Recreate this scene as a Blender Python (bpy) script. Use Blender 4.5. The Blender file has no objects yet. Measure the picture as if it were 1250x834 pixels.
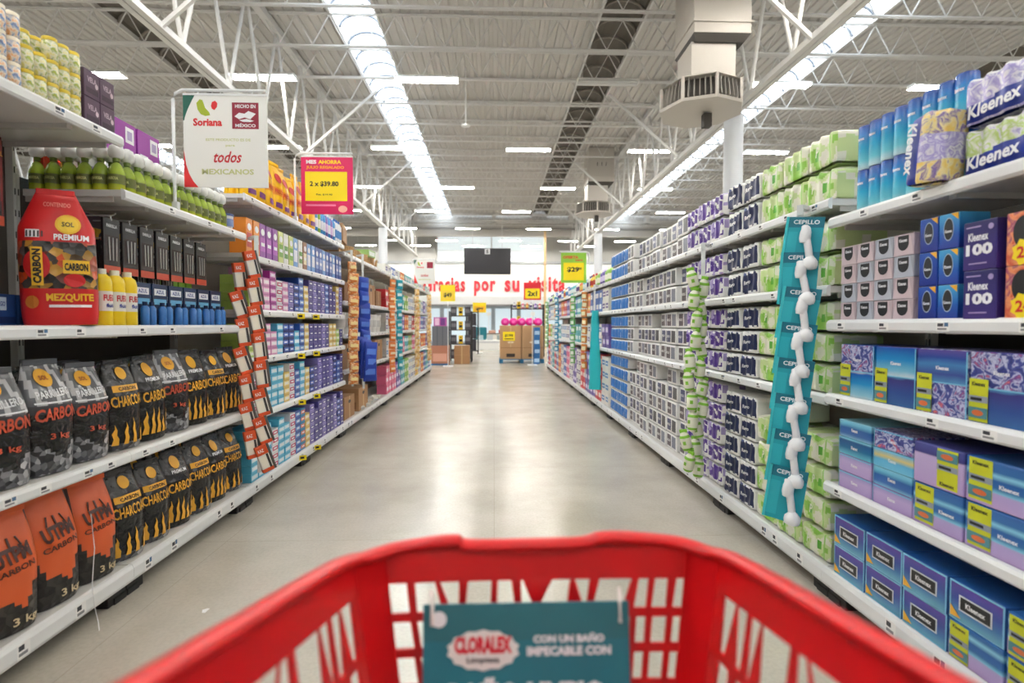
import bpy, bmesh, math, random
from mathutils import Vector, Matrix, noise
random.seed(11)
R = math.radians
scene = bpy.context.scene
COL = scene.collection

# ------------------------------------------------------------------ camera, world, exposure
cam_data = bpy.data.cameras.new('camera')
cam = bpy.data.objects.new('camera', cam_data); COL.objects.link(cam)
cam.location = (0, 0, 1.30)
cam.rotation_euler = (R(90 - 1.85), 0, R(-1.94))
cam_data.sensor_width = 36; cam_data.lens = 18.72
cam_data.clip_start = 0.02; cam_data.clip_end = 200
cam_data.dof.use_dof = True; cam_data.dof.focus_distance = 3.4; cam_data.dof.aperture_fstop = 1.9
scene.camera = cam
world = bpy.data.worlds.new('world'); scene.world = world; world.use_nodes = True
bg = world.node_tree.nodes['Background']; bg.inputs[0].default_value = (0.80, 0.90, 1.0, 1); bg.inputs[1].default_value = 1.0
vs = scene.view_settings
vs.view_transform = 'Standard'; vs.look = 'None'; vs.exposure = 1.25; vs.gamma = 1.0; vs.use_curve_mapping = False
LAMP_E = 52.0      # emission of the fluorescent tubes
SKY_E = 1.8        # emission of the daylight panels in the roof
scene.cycles.max_bounces = 7; scene.cycles.diffuse_bounces = 4; scene.cycles.glossy_bounces = 3
scene.cycles.use_denoising = True

# ------------------------------------------------------------------ materials
def lin(c):
    c = c / 255.0
    return c / 12.92 if c <= 0.04045 else ((c + 0.055) / 1.055) ** 2.4
def L3(c): return (lin(c[0]), lin(c[1]), lin(c[2]), 1)
_mc = {}
def C(r, g, b, rough=0.45, metal=0.0, coat=0.0):
    k = (r, g, b, rough, metal, coat)
    if k in _mc: return _mc[k]
    m = bpy.data.materials.new('paint_%d_%d_%d' % (r, g, b)); m.use_nodes = True
    p = m.node_tree.nodes['Principled BSDF']
    p.inputs['Base Color'].default_value = L3((r, g, b)); p.inputs['Roughness'].default_value = rough
    p.inputs['Metallic'].default_value = metal; p.inputs['Coat Weight'].default_value = coat
    _mc[k] = m; return m
def nodemat(name):
    m = bpy.data.materials.new(name); m.use_nodes = True
    return m, m.node_tree.nodes, m.node_tree.links, m.node_tree.nodes['Principled BSDF']
def ramp(ns, stops, interp='LINEAR'):
    r = ns.new('ShaderNodeValToRGB'); r.color_ramp.interpolation = interp
    el = r.color_ramp.elements
    el[0].position = stops[0][0]; el[0].color = L3(stops[0][1])
    el[1].position = stops[-1][0]; el[1].color = L3(stops[-1][1])
    for p, c in stops[1:-1]:
        e = el.new(p); e.color = L3(c)
    return r
def grad(name, z0, z1, stops, rough=0.35, axis='Z', warp=0.0):
    """printed colour gradient along one axis of the object"""
    m, ns, ls, p = nodemat(name)
    tc = ns.new('ShaderNodeTexCoord'); sp = ns.new('ShaderNodeSeparateXYZ'); ls.new(tc.outputs['Object'], sp.inputs[0])
    mr = ns.new('ShaderNodeMapRange'); mr.inputs['From Min'].default_value = z0; mr.inputs['From Max'].default_value = z1
    src = sp.outputs[axis]
    if warp:
        nz = ns.new('ShaderNodeTexNoise'); nz.inputs['Scale'].default_value = 14; ls.new(tc.outputs['Object'], nz.inputs['Vector'])
        ma = ns.new('ShaderNodeMath'); ma.operation = 'MULTIPLY_ADD'; ma.inputs[1].default_value = warp; ls.new(nz.outputs[0], ma.inputs[0]); ls.new(src, ma.inputs[2]); src = ma.outputs[0]
    ls.new(src, mr.inputs['Value'])
    r = ramp(ns, stops); ls.new(mr.outputs[0], r.inputs[0]); ls.new(r.outputs[0], p.inputs['Base Color'])
    p.inputs['Roughness'].default_value = rough
    return m
def speck(name, scale, stops, rough=0.4, kind='noise', interp='LINEAR', detail=3, dist=0.0, bump=0.0):
    """printed or natural pattern from noise / voronoi"""
    m, ns, ls, p = nodemat(name)
    tc = ns.new('ShaderNodeTexCoord')
    if kind == 'noise':
        t = ns.new('ShaderNodeTexNoise'); t.inputs['Scale'].default_value = scale; t.inputs['Detail'].default_value = detail; t.inputs['Distortion'].default_value = dist
        out = t.outputs[0]
    else:
        t = ns.new('ShaderNodeTexVoronoi'); t.inputs['Scale'].default_value = scale
        out = t.outputs['Color'] if kind == 'cells' else t.outputs['Distance']
    ls.new(tc.outputs['Object'], t.inputs['Vector'])
    if kind == 'cells':
        s = ns.new('ShaderNodeSeparateColor'); ls.new(out, s.inputs[0]); out = s.outputs[0]
    r = ramp(ns, stops, interp); ls.new(out, r.inputs[0]); ls.new(r.outputs[0], p.inputs['Base Color'])
    p.inputs['Roughness'].default_value = rough
    if bump:
        b = ns.new('ShaderNodeBump'); b.inputs['Strength'].default_value = bump; b.inputs['Distance'].default_value = 0.02
        ls.new(t.outputs[0], b.inputs['Height']); ls.new(b.outputs[0], p.inputs['Normal'])
    return m
def emis(name, col, e):
    m, ns, ls, p = nodemat(name)
    p.inputs['Base Color'].default_value = L3(col); p.inputs['Emission Color'].default_value = L3(col); p.inputs['Emission Strength'].default_value = e
    return m
def tinted(name, col, rough=0.08, tr=0.85, ior=1.35):
    m, ns, ls, p = nodemat(name)
    p.inputs['Base Color'].default_value = L3(col); p.inputs['Roughness'].default_value = rough
    p.inputs['Transmission Weight'].default_value = tr; p.inputs['IOR'].default_value = ior
    return m

WHITE = C(238, 238, 236, .4); CREAM = C(232, 226, 208, .5); BLACK = C(18, 18, 20, .4); SHELFW = C(222, 221, 218, .35)
RAILW = C(236, 238, 240, .3); STEEL = C(196, 197, 198, .45); DARK = C(30, 30, 32, .5)

# ------------------------------------------------------------------ mesh builder
_txt = {}
def text_geo(s, bold=0.0, spacing=1.0):
    k = (s, bold, spacing)
    if k not in _txt:
        cu = bpy.data.curves.new('t', 'FONT'); cu.body = s; cu.offset = bold; cu.resolution_u = 2; cu.space_character = spacing
        ob = bpy.data.objects.new('t', cu); COL.objects.link(ob)
        dg = bpy.context.evaluated_depsgraph_get()
        me = bpy.data.meshes.new_from_object(ob.evaluated_get(dg))
        V = [(v.co.x, v.co.y) for v in me.vertices]; F = [tuple(p.vertices) for p in me.polygons]
        bpy.data.objects.remove(ob); bpy.data.curves.remove(cu); bpy.data.meshes.remove(me)
        x0 = min(v[0] for v in V); x1 = max(v[0] for v in V); y0 = min(v[1] for v in V); y1 = max(v[1] for v in V)
        V = [((x - (x0 + x1) / 2) / (x1 - x0), (y - (y0 + y1) / 2) / (y1 - y0)) for x, y in V]
        _txt[k] = (V, F)
    return _txt[k]

class MB:
    def __init__(s): s.v = []; s.f = []; s.m = []; s.mats = []; s.sm = []
    def mi(s, mat):
        if mat not in s.mats: s.mats.append(mat)
        return s.mats.index(mat)
    def add(s, V, F, mat, smooth=False):
        o = len(s.v); s.v += [tuple(v) for v in V]
        k = s.mi(mat)
        for f in F: s.f.append(tuple(i + o for i in f)); s.m.append(k); s.sm.append(smooth)
    def box(s, x0, y0, z0, x1, y1, z1, mat, ch=0.0):
        if x1 < x0: x0, x1 = x1, x0
        if y1 < y0: y0, y1 = y1, y0
        if z1 < z0: z0, z1 = z1, z0
        if ch <= 0:
            V = [(x0,y0,z0),(x1,y0,z0),(x1,y1,z0),(x0,y1,z0),(x0,y0,z1),(x1,y0,z1),(x1,y1,z1),(x0,y1,z1)]
            F = [(0,3,2,1),(4,5,6,7),(0,1,5,4),(1,2,6,5),(2,3,7,6),(3,0,4,7)]
            s.add(V, F, mat); return
        bm = bmesh.new(); bmesh.ops.create_cube(bm, size=1)
        for v in bm.verts: v.co = ((x0+x1)/2 + v.co.x*(x1-x0), (y0+y1)/2 + v.co.y*(y1-y0), (z0+z1)/2 + v.co.z*(z1-z0))
        bmesh.ops.bevel(bm, geom=bm.edges[:], offset=ch, segments=2, affect='EDGES', profile=0.5)
        bm.verts.index_update()
        s.add([v.co[:] for v in bm.verts], [tuple(v.index for v in f.verts) for f in bm.faces], mat); bm.free()
    def loft(s, rings, mat, cap0=True, cap1=True, smooth=True):
        n = len(rings[0]); V = [p for r in rings for p in r]; F = []
        for i in range(len(rings) - 1):
            for j in range(n):
                F.append((i*n+j, i*n+(j+1)%n, (i+1)*n+(j+1)%n, (i+1)*n+j))
        s.add(V, F, mat, smooth)
        if cap0: s.add(rings[0], [tuple(range(n))[::-1]], mat)
        if cap1: s.add(rings[-1], [tuple(range(n))], mat)
    def lathe(s, prof, mat, n=16, c=(0, 0, 0), smooth=True, cap=True):
        rings = [[(c[0]+r*math.cos(2*math.pi*k/n), c[1]+r*math.sin(2*math.pi*k/n), c[2]+z) for k in range(n)] for r, z in prof]
        s.loft(rings, mat, cap, cap, smooth)
    def tube(s, pts, r, mat, n=8, smooth=True):
        pts = [Vector(p) for p in pts]; rings = []
        up = Vector((0, 0, 1))
        for i, p in enumerate(pts):
            d = (pts[min(i+1, len(pts)-1)] - pts[max(i-1, 0)]).normalized()
            a = d.cross(up)
            if a.length < 0.05: a = d.cross(Vector((1, 0, 0)))
            a.normalize(); b = d.cross(a).normalized()
            rings.append([tuple(p + (a*math.cos(2*math.pi*k/n) + b*math.sin(2*math.pi*k/n)) * r) for k in range(n)])
        s.loft(rings, mat, True, True, smooth)
    def bar(s, a, b, w, h, mat):
        a = Vector(a); b = Vector(b); d = (b-a).normalized(); up = Vector((0,0,1))
        x = d.cross(up)
        if x.length < .05: x = Vector((1,0,0))
        x.normalize(); z = x.cross(d).normalized()
        V = [tuple(p + x*sx*w/2 + z*sz*h/2) for p in (a, b) for sx, sz in ((-1,-1),(1,-1),(1,1),(-1,1))]
        s.add(V, [(0,1,2,3),(7,6,5,4),(0,4,5,1),(1,5,6,2),(2,6,7,3),(3,7,4,0)], mat)
    def poly(s, pts, y, mat, fy=None, M=None):
        V = []
        for x, z in pts:
            yy = (fy(x, z) if fy else 0) + y
            V.append((x, yy, z))
        if M: V = [tuple(M @ Vector(v)) for v in V]
        s.add(V, [tuple(range(len(V)))], mat)
    def rect(s, x0, z0, x1, z1, y, mat, fy=None, M=None, n=1):
        if fy is None: s.poly([(x0,z0),(x1,z0),(x1,z1),(x0,z1)], y, mat, None, M); return
        n = max(n, 4); V = []; F = []
        for j in range(n+1):
            for i in range(n+1):
                x = x0+(x1-x0)*i/n; z = z0+(z1-z0)*j/n; V.append((x, fy(x, z)+y, z))
        for j in range(n):
            for i in range(n): a = j*(n+1)+i; F.append((a, a+1, a+n+2, a+n+1))
        s.add(V, F, mat)
    def ell(s, cx, cz, rx, rz, y, mat, n=20, fy=None, M=None):
        s.poly([(cx+rx*math.cos(2*math.pi*k/n), cz+rz*math.sin(2*math.pi*k/n)) for k in range(n)], y, mat, fy, M)
    def text(s, t, cx, cz, w, h, y, mat, bold=0.02, fy=None, rot=0, M=None, shear=0, spacing=1.0):
        V, F = text_geo(t, bold, spacing); c, q = math.cos(R(rot)), math.sin(R(rot)); out = []
        for a, b in V:
            a = a*w + shear*b*h; b = b*h
            x = cx + a*c - b*q; z = cz + a*q + b*c
            out.append((x, (fy(x, z) if fy else 0)+y, z))
        if M: out = [tuple(M @ Vector(v)) for v in out]
        s.add(out, F, mat)
    def mesh(s, name):
        me = bpy.data.meshes.new(name); me.from_pydata(s.v, [], s.f); me.update()
        for m in s.mats: me.materials.append(m)
        me.polygons.foreach_set('material_index', s.m); me.polygons.foreach_set('use_smooth', s.sm)
        return me

def link(name, me, parent=None, loc=(0, 0, 0), rz=0):
    o = bpy.data.objects.new(name, me); COL.objects.link(o); o.location = loc; o.rotation_euler = (0, 0, rz)
    if parent: o.parent = parent
    return o
def build(name, mb, parent=None, loc=(0, 0, 0), rz=0): return link(name, mb.mesh(name), parent, loc, rz)
def empty(name, loc=(0, 0, 0), rz=0): return link(name, None, None, loc, rz)
_labels = {}
def tag(o, label, cat, group=None):
    o['label'] = label; o['category'] = cat
    if group: o['group'] = group
    _labels.setdefault(label, []).append(group)
    return o
def struct(name, mb, loc=(0, 0, 0), rz=0):
    o = build(name, mb, None, loc, rz); o['kind'] = 'structure'; return o
class Proto:
    """one kind of thing: its own mesh (or none) and the meshes of its parts"""
    def __init__(s, name, me, parts=(), w=.1, d=.1, h=.1, sub=()): s.name = name; s.me = me; s.parts = parts; s.w = w; s.d = d; s.h = h
def spawn(p, loc, rz, label, cat, group=None, rx=0, ry=0, scale=None):
    o = link(p.name, p.me, None, loc, rz); o.rotation_euler = (rx, ry, rz)
    if scale: o.scale = scale
    for nm, me in p.parts: link(nm, me, o)
    return tag(o, label, cat, group)
ORD = 'first second third fourth fifth sixth seventh eighth ninth tenth eleventh twelfth thirteenth fourteenth fifteenth sixteenth seventeenth eighteenth nineteenth twentieth'.split()
ORD += ['twenty-' + x for x in ORD[:9]] + ['thirtieth'] + ['thirty-' + x for x in ORD[:9]] + ['fortieth'] + ['forty-' + x for x in ORD[:9]]

# ------------------------------------------------------------------ the hall
XR, XL = 1.56, -1.73            # front lines of the two shelf runs
CEIL = 7.0
m, ns, ls, p = nodemat('polished_concrete_floor')
tc = ns.new('ShaderNodeTexCoord')
n1 = ns.new('ShaderNodeTexNoise'); n1.inputs['Scale'].default_value = 1.1; n1.inputs['Detail'].default_value = 8; n1.inputs['Roughness'].default_value = .65; ls.new(tc.outputs['Object'], n1.inputs['Vector'])
r1 = ramp(ns, [(.3, (182, 176, 163)), (.55, (198, 192, 180)), (.75, (208, 203, 192))]); ls.new(n1.outputs[0], r1.inputs[0])
n2 = ns.new('ShaderNodeTexNoise'); n2.inputs['Scale'].default_value = 60; n2.inputs['Detail'].default_value = 3; ls.new(tc.outputs['Object'], n2.inputs['Vector'])
r2 = ramp(ns, [(.35, (226, 226, 226)), (.6, (255, 255, 255))]); ls.new(n2.outputs[0], r2.inputs[0])
mx = ns.new('ShaderNodeMix'); mx.data_type = 'RGBA'; mx.blend_type = 'MULTIPLY'; mx.inputs[0].default_value = .3
ls.new(r1.outputs[0], mx.inputs[6]); ls.new(r2.outputs[0], mx.inputs[7])
# saw-cut joints every 1.5 m
br = ns.new('ShaderNodeTexBrick'); br.offset = 0; br.inputs['Scale'].default_value = 1; br.inputs['Brick Width'].default_value = 1.6; br.inputs['Row Height'].default_value = 1.6
br.inputs['Mortar Size'].default_value = .003; br.inputs['Color1'].default_value = (1,1,1,1); br.inputs['Color2'].default_value = (1,1,1,1); br.inputs['Mortar'].default_value = (.86,.85,.83,1)
ls.new(tc.outputs['Object'], br.inputs['Vector'])
mx2 = ns.new('ShaderNodeMix'); mx2.data_type = 'RGBA'; mx2.blend_type = 'MULTIPLY'; mx2.inputs[0].default_value = 1
ls.new(mx.outputs[2], mx2.inputs[6]); ls.new(br.outputs[0], mx2.inputs[7]); ls.new(mx2.outputs[2], p.inputs['Base Color'])
r3 = ramp(ns, [(.3, (70, 70, 70)), (.7, (110, 110, 110))]); ls.new(n1.outputs[0], r3.inputs[0]); ls.new(r3.outputs[0], p.inputs['Roughness'])
mr3 = ns.new('ShaderNodeMapRange'); ls.new(n1.outputs[0], mr3.inputs[0]); mr3.inputs['To Min'].default_value = .16; mr3.inputs['To Max'].default_value = .3; ls.new(mr3.outputs[0], p.inputs['Roughness'])
p.inputs['Specular IOR Level'].default_value = .6
FLOORM = m
b = MB(); b.box(-18, -8, -.2, 18, 38, 0, FLOORM); struct('floor', b)

DECK = C(203, 200, 196, .6); CHORD = C(220, 219, 217, .5); WALLM = C(226, 226, 224, .6)
strips = [(-15.6, 1), (-11.1, 0), (-6.7, 1), (-2.56, 0), (2.38, 1), (6.7, 0), (11.1, 1), (15.4, 0)]  # centre, 1 = opaque panel
SW = 0.84; Y0, Y1 = -7.5, 28.2
def deck(x0, x1, y0, y1):
    b = MB(); V = []; F = []; n = max(1, int(round((x1-x0)/.18))); p_ = (x1-x0)/n
    prof = []
    for i in range(n):
        x = x0+i*p_; prof += [(x, CEIL), (x+p_*.42, CEIL), (x+p_*.5, CEIL+.035), (x+p_*.92, CEIL+.035)]
    prof.append((x1, CEIL))
    for x, z in prof: V += [(x, y0, z), (x, y1, z)]
    for i in range(len(prof)-1): F.append((2*i, 2*i+1, 2*i+3, 2*i+2))
    b.add(V, F, DECK); return b
edges = [-18] + [e for c, k in strips for e in (c-SW/2, c+SW/2)] + [18]
for i in range(0, len(edges), 2):
    struct('ceiling', deck(edges[i], edges[i+1], Y0, Y1))
SKYM = emis('daylight_panel', (236, 246, 255), SKY_E)
DARKP = C(104, 97, 88, .5)
for k, (c, dk) in enumerate(strips):
    b = MB(); n = 8
    V = []; F = []
    for i in range(n+1):
        a = math.pi*i/n; V += [(c-math.cos(a)*SW/2, Y0, CEIL+math.sin(a)*.3), (c-math.cos(a)*SW/2, Y1, CEIL+math.sin(a)*.3)]
    for i in range(n): F.append((2*i, 2*i+1, 2*i+3, 2*i+2))
    b.add(V, F, DARKP if dk else SKYM)
    o = struct('window_%d' % (k+1) if not dk else 'ceiling', b)
    # curb and bowed hoops of the roof light
    b = MB()
    for s in (-1, 1): b.box(c+s*SW/2-.02, Y0, CEIL-.05, c+s*SW/2+.02, Y1, CEIL+.04, CHORD)
    y = -7.0
    while y < Y1:
        b.tube([(c-math.cos(math.pi*i/8)*SW*.46, y, CEIL+math.sin(math.pi*i/8)*.24) for i in range(9)], .028, C(120, 126, 134, .5) if not dk else C(150, 143, 134, .5), 5)
        y += .625
    struct('trim_%d' % (k+1), b)

# open web joists across the hall and girders along it
def joist(y):
    b = MB()
    for z in (CEIL-.04, CEIL-.62):
        b.box(-18, y-.035, z-.013, 18, y-.01, z+.013, CHORD); b.box(-18, y+.01, z-.013, 18, y+.035, z+.013, CHORD)
    x = -18; n = 60; d = 36/n; pts = []
    for i in range(n):
        b.bar((x, y, CEIL-.06), (x+d/2, y, CEIL-.60), .016, .016, CHORD); b.bar((x+d/2, y, CEIL-.60), (x+d, y, CEIL-.06), .016, .016, CHORD); x += d
    return b.mesh('joist')
jm = joist(0); y = -6.25
JY = []
while y < 28.3:
    o = link('roof_beam', jm, None, (0, y, 0)); o['kind'] = 'structure'; JY.append(y); y += 1.25
def girder():
    b = MB(); zt, zb = CEIL-.1, CEIL-2.0
    b.box(-.07, -7, zt-.07, .07, 29, zt+.07, CHORD)
    for s in (-1, 1):
        b.box(s*.03-.02 if s > 0 else -.09, -7, zb-.07, .09 if s > 0 else -.01, 29, zb-.05, CHORD)
        b.box(s*.02, -7, zb-.05, s*.035, 29, zb+.06, CHORD)
    y = -7.0; d = 1.25
    while y < 28.5:
        b.tube([(0, y, zt), (0, y+d/2, zb)], .032, CHORD, 6); b.tube([(0, y+d/2, zb), (0, y+d, zt)], .032, CHORD, 6); y += d
    return b.mesh('girder')
gm = girder()
for x in (-12.6, -4.15, 4.15, 12.6):
    o = link('roof_beam', gm, None, (x, 0, 0)); o['kind'] = 'structure'
# diagonal sway braces seen across the bays
b = MB()
for x in (-4.15, 4.15):
    s = 1 if x < 0 else -1
    for y in (6.9, 11.9, 16.9, 21.9):
        b.bar((x, y, CEIL-2.0), (x+s*1.6, y, CEIL-.6), .05, .05, CHORD)
        b.bar((x, y, CEIL-2.0), (x-s*1.6, y, CEIL-.6), .05, .05, CHORD)
struct('trim_20', b)
colm = MB(); colm.lathe([(.16, .03), (.16, CEIL-2.1)], C(222, 226, 232, .4), 20); colm.box(-.2, -.2, 0, .2, .2, .03, CHORD); cme = colm.mesh('column')
for x, y in ((-4.15, 8.9), (4.15, 9.2), (-4.15, 20.2), (4.15, 21.2), (-12.6, 8.9), (12.6, 9.2)):
    o = link('pillar', cme, None, (x, y, 0)); o['kind'] = 'structure'
# walls
b = MB(); b.box(-18.2, -8, 0, -18, 38, 9, WALLM); struct('wall_left', b)
b = MB(); b.box(18, -8, 0, 18.2, 38, 9, WALLM); struct('wall_right', b)
b = MB(); b.box(-18, -8.2, 0, 18, -8, 9, WALLM); struct('wall_back', b)
# bulkhead where the high roof ends, a long duct under it
b = MB(); b.box(-18, 28.3, 5.95, 18, 28.5, 7.6, C(196, 193, 188, .6)); struct('wall_bulkhead', b)
b = MB()
for x in range(-16, 17, 4): b.box(x-.1, 27.6, 6.55, x+.1, 28.2, 6.95, CHORD)
b.box(-18, 27.7, 6.55, 18, 27.9, 6.62, CHORD); b.box(-18, 27.7, 6.2, 18, 27.8, 6.3, C(150,148,145,.6)); struct('trim_21', b)
# entrance hall beyond
b = MB(); b.box(-18, 28.5, 7.2, 18, 34, 7.3, C(228, 230, 230, .5)); struct('ceiling', b)
b = MB(); FAS = C(232, 235, 234, .5)
b.box(-18, 34, 3.05, 18, 34.3, 5.15, FAS); b.box(-18, 33.6, 2.55, 18, 34.3, 3.05, C(214, 216, 218, .5)); b.box(-18, 33.5, 2.45, 18, 34.3, 2.55, C(120, 120, 122, .5))
b.box(-18, 33.9, 5.15, 18, 34.3, 5.3, C(150, 155, 160, .5)); struct('wall_front', b)
CLER = emis('daylight_clerestory', (214, 224, 228), .3)
b = MB(); b.box(-3.6, 34.1, 5.3, 3.3, 34.15, 7.2, CLER); struct('window_20', b)
b = MB(); b.box(-18, 34.0, 5.3, -3.6, 34.2, 7.2, C(170, 170, 168, .6)); b.box(3.3, 34.0, 5.3, 18, 34.2, 7.2, C(170, 170, 168, .6)); struct('wall_clerestory', b)
b = MB()
for k in (-3.6, -.15, 3.3): b.box(k-.04, 34.0, 5.3, k+.04, 34.1, 7.2, CHORD)
for z in (5.6, 5.95): b.box(-3.6, 34.0, z, 3.3, 34.08, z+.04, WHITE)
struct('trim_22', b)
b = MB(); b.box(-18, 37.6, 0, 18, 37.8, 2.6, C(190, 196, 200, .5)); struct('wall_vestibule', b)
b = MB(); b.box(-18, 34.3, 2.6, 18, 37.8, 2.7, WHITE); struct('ceiling', b)
b = MB(); gl = emis('daylight_glass_door', (200, 214, 222), .35)
for k in range(-4, 6): b.box(k*1.8+.1, 37.5, .1, k*1.8+1.6, 37.55, 2.4, gl)
struct('window_21', b)
b = MB(); b.box(-18, 38, 0, 18, 38.2, 9, WALLM); struct('wall_end', b)

# ------------------------------------------------------------------ hung lamps
TUBE = emis('fluorescent_tube', (255, 250, 240), LAMP_E); REFL = C(240, 240, 238, .3)
b = MB(); b.box(-.61, -.07, .02, .61, .07, .06, REFL)
for s in (-1, 1):
    b.add([(-.61, s*.07, .06), (.61, s*.07, .06), (.61, s*.13, -.01), (-.61, s*.13, -.01)], [(0, 1, 2, 3)], REFL)
    b.box(s*.6, -.1, -.01, s*.612, .1, .05, REFL)
lampme = b.mesh('housing')
b = MB()
for s in (-1, 1): b.tube([(-.59, s*.045, 0), (.59, s*.045, 0)], .019, TUBE, 8)
tubeme = b.mesh('tube')
b = MB(); b.tube([(-.59, -.045, 0), (.59, -.045, 0)], .019, C(225, 225, 225, .3), 8); b.tube([(-.59, .045, 0), (.59, .045, 0)], .019, C(225, 225, 225, .3), 8); offme = b.mesh('tube')
b = MB(); b.bar((0, 0, .06), (0, 0, CEIL-6.07-.02), .006, .006, CHORD); wireme = b.mesh('hanging_wire')
rowsY = [-2.0, 2.2, 6.4, 10.6, 14.7, 18.8, 22.7, 26.8, 30.6, 32.6]  # last row: extra lamps added in the entrance hall to brighten the front wall
odd = [-7.7, -4.45, -1.3, 2.25, 5.7, 9.0]; even = [-9.2, -5.8, -2.7, .95, 4.3, 7.55]
for r, y in enumerate(rowsY):
    for i, x in enumerate(odd if r % 2 else even):
        off = (y == 10.6 and x == 2.25)
        o = empty('ceiling_light', (x, y, 6.07))
        link('housing', lampme, o); link('tube', offme if off else tubeme, o); [link('hanging_wire', wireme, o, (q_, 0, 0)) for q_ in (-.5, .5)]
        if off: tag(o, 'unlit hanging fluorescent fixture in front of the dark roof strip', 'light')
        else: tag(o, 'lit white tube lamp, row %s from the cart, %s from the charcoal side' % (ORD[r], ORD[i]), 'light', 'hanging fluorescent lamps')

# ------------------------------------------------------------------ shelving units
BACKP = C(196, 188, 172, .6); UNDER = C(200, 198, 194, .5)
TAGINK = C(60, 62, 70, .5); BLUEINK = C(70, 110, 150, .5); YTAG = C(250, 214, 60, .5)
def shelf_mesh(w, depth, rail):
    b = MB(); b.box(-w/2+.004, .012, -.03, w/2-.004, depth, 0, SHELFW)
    for k in (-.3, 0, .3): b.box(w*k-.015, .05, -.05, w*k+.015, depth-.03, -.03, UNDER)
    for s in (-1, 1): b.box(s*(w/2-.02)-.004, .06, -.055, s*(w/2-.02)+.004, depth, -.03, UNDER)
    return b.mesh('shelf')
def rail_mesh(w, rail, seed, yellow=False):
    rr = random.Random(seed); b = MB()
    V = []; prof = [(.012, .006), (.0, .002), (-.008, -rail*.2), (-.008, -rail*.8), (.0, -rail), (.012, -rail)]
    for x in (-w/2+.001, w/2-.001): V += [(x, p[0], p[1]) for p in prof]
    n = len(prof); b.add(V, [(i, i+n, (i+1) % n+n, (i+1) % n) for i in range(n)], RAILW, False)
    b.add(V, [tuple(range(n))[::-1], tuple(range(n, 2*n))], RAILW)
    x = -w/2+.08
    while x < w/2-.1:
        tw = .055
        if rr.random() < .75:
            b.rect(x, -rail*.86, x+tw, -rail*.14, -.0085, C(250, 250, 250, .4))
            b.rect(x+.006, -rail*.5, x+tw*.55, -rail*.25, -.009, TAGINK); b.rect(x+.006, -rail*.75, x+tw*.8, -rail*.6, -.009, C(140,140,145,.5))
            if rr.random() < .3: b.rect(x+tw*.62, -rail*.5, x+tw*.92, -rail*.2, -.009, BLUEINK)
        x += rr.uniform(.12, .3)
    return b.mesh('price_rail')
UP = C(214, 214, 210, .5); FOOT = C(26, 25, 26, .5)
def bay(side, y0, y1, shelves, top, label, back=BACKP, base_depth=.52, w=None, updepth=.5):
    w = y1-y0; x = XR if side > 0 else XL; rz = -math.pi/2 if side > 0 else math.pi/2
    o = empty('shelving_unit', (x, (y0+y1)/2, 0), rz)
    b = MB(); b.box(-w/2+.0005, base_depth, .05, w/2-.0005, base_depth+.03, top, back); build('back_panel', b, o)
    for s in (-1, 1):
        b = MB(); b.box(s*(w/2-.001), base_depth-.035, 0, s*(w/2-.017), base_depth-.001, top, UP); 
        zz = .3
        while zz < top-.05: b.rect(s*(w/2-.009)-.003, zz, s*(w/2-.009)+.003, zz+.03, base_depth-.036, DARK); zz += .1
        build('upright', b, o)
    for s in (-1, 1):
        b = MB(); b.box(s*(w/2-.062)-.06, .03, 0, s*(w/2-.062)+.06, base_depth, .118, FOOT, .004); b.box(s*(w/2-.045)-.04, .025, 0, s*(w/2-.045)+.04, .06, .03, FOOT)
        build('foot', b, o)
    for i, (z, dep) in enumerate(shelves):
        rail = .078 if i == 0 else .046
        sh = link('shelf', shelf_mesh(w, dep, rail), o, (0, 0, z))
        if dep < base_depth-.12: sh.location.y = base_depth-dep
        link('price_rail', rail_mesh(w, rail, int(y0*100)+i*7+(3 if side > 0 else 0)), sh)
    return tag(o, label, 'shelf unit')
B = 1.22
Yr = [1.22, 2.44, 3.66, 4.88, 6.10, 7.32, 8.54, 9.76, 10.98, 12.2, 13.42, 14.64, 15.86]
RZ0 = [(.15, .52), (.56, .46), (.975, .46), (1.315, .46), (1.79, .46)]
RZ1 = [(.15, .52), (.965, .46), (1.48, .46), (1.885, .46)]
nmR = ['shelf unit of tissue boxes and blue tubes, closest to the cart', 'shelf unit of green and navy paper packs behind teal brushes', 'shelf unit of purple paper packs beyond the green strip',
       'shelf unit of white packs with dark squares', 'shelf unit of blue-striped packs on the paper side']
for i in range(12):
    y0, y1 = Yr[i], Yr[i+1]
    lab = nmR[i] if i < 5 else 'shelf unit on paper side, %s beyond the blue-striped packs' % ORD[i-5]
    bay(1, y0, y1, RZ0 if i == 0 else RZ1, 1.86 if i == 0 else 1.95, lab, back=C(205, 200, 190, .6) if i else C(70, 66, 62, .7))  # first unit: shade under the shelves painted into the dark back panel
bay(1, 0, 1.22, RZ0, 1.86, 'empty end shelf unit beside the cart basket, paper side')
LZ0 = [(.15, .52), (.69, .46), (1.29, .46), (2.17, .56)]
LZ1 = [(.15, .52), (.69, .46), (1.29, .46), (1.50, .2), (1.70, .2), (1.93, .46)]
LZ2 = [(.15, .52), (.645, .46), (1.055, .44), (1.405, .42), (1.80, .42), (2.21, .42)]
LZ3 = [(.15, .52), (.76, .42), (1.18, .42), (1.57, .42), (2.14, .46)]
Yl = [1.35, 2.57, 3.79, 5.01, 6.23, 7.45, 8.67, 9.89, 11.11, 12.33, 13.55, 14.77]
nmL = ['shelf unit of charcoal bags under deep top shelf, closest to cart', 'shelf unit of charcoal bags with green bottles on top', 'shelf unit of stacked purple and cyan packs under yellow bags',
       'shelf unit of stacked violet packs under the blue bottles', 'shelf unit of cardboard boxes behind the blue bag strip', 'shelf unit of white tubs behind the orange pack strip']
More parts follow.
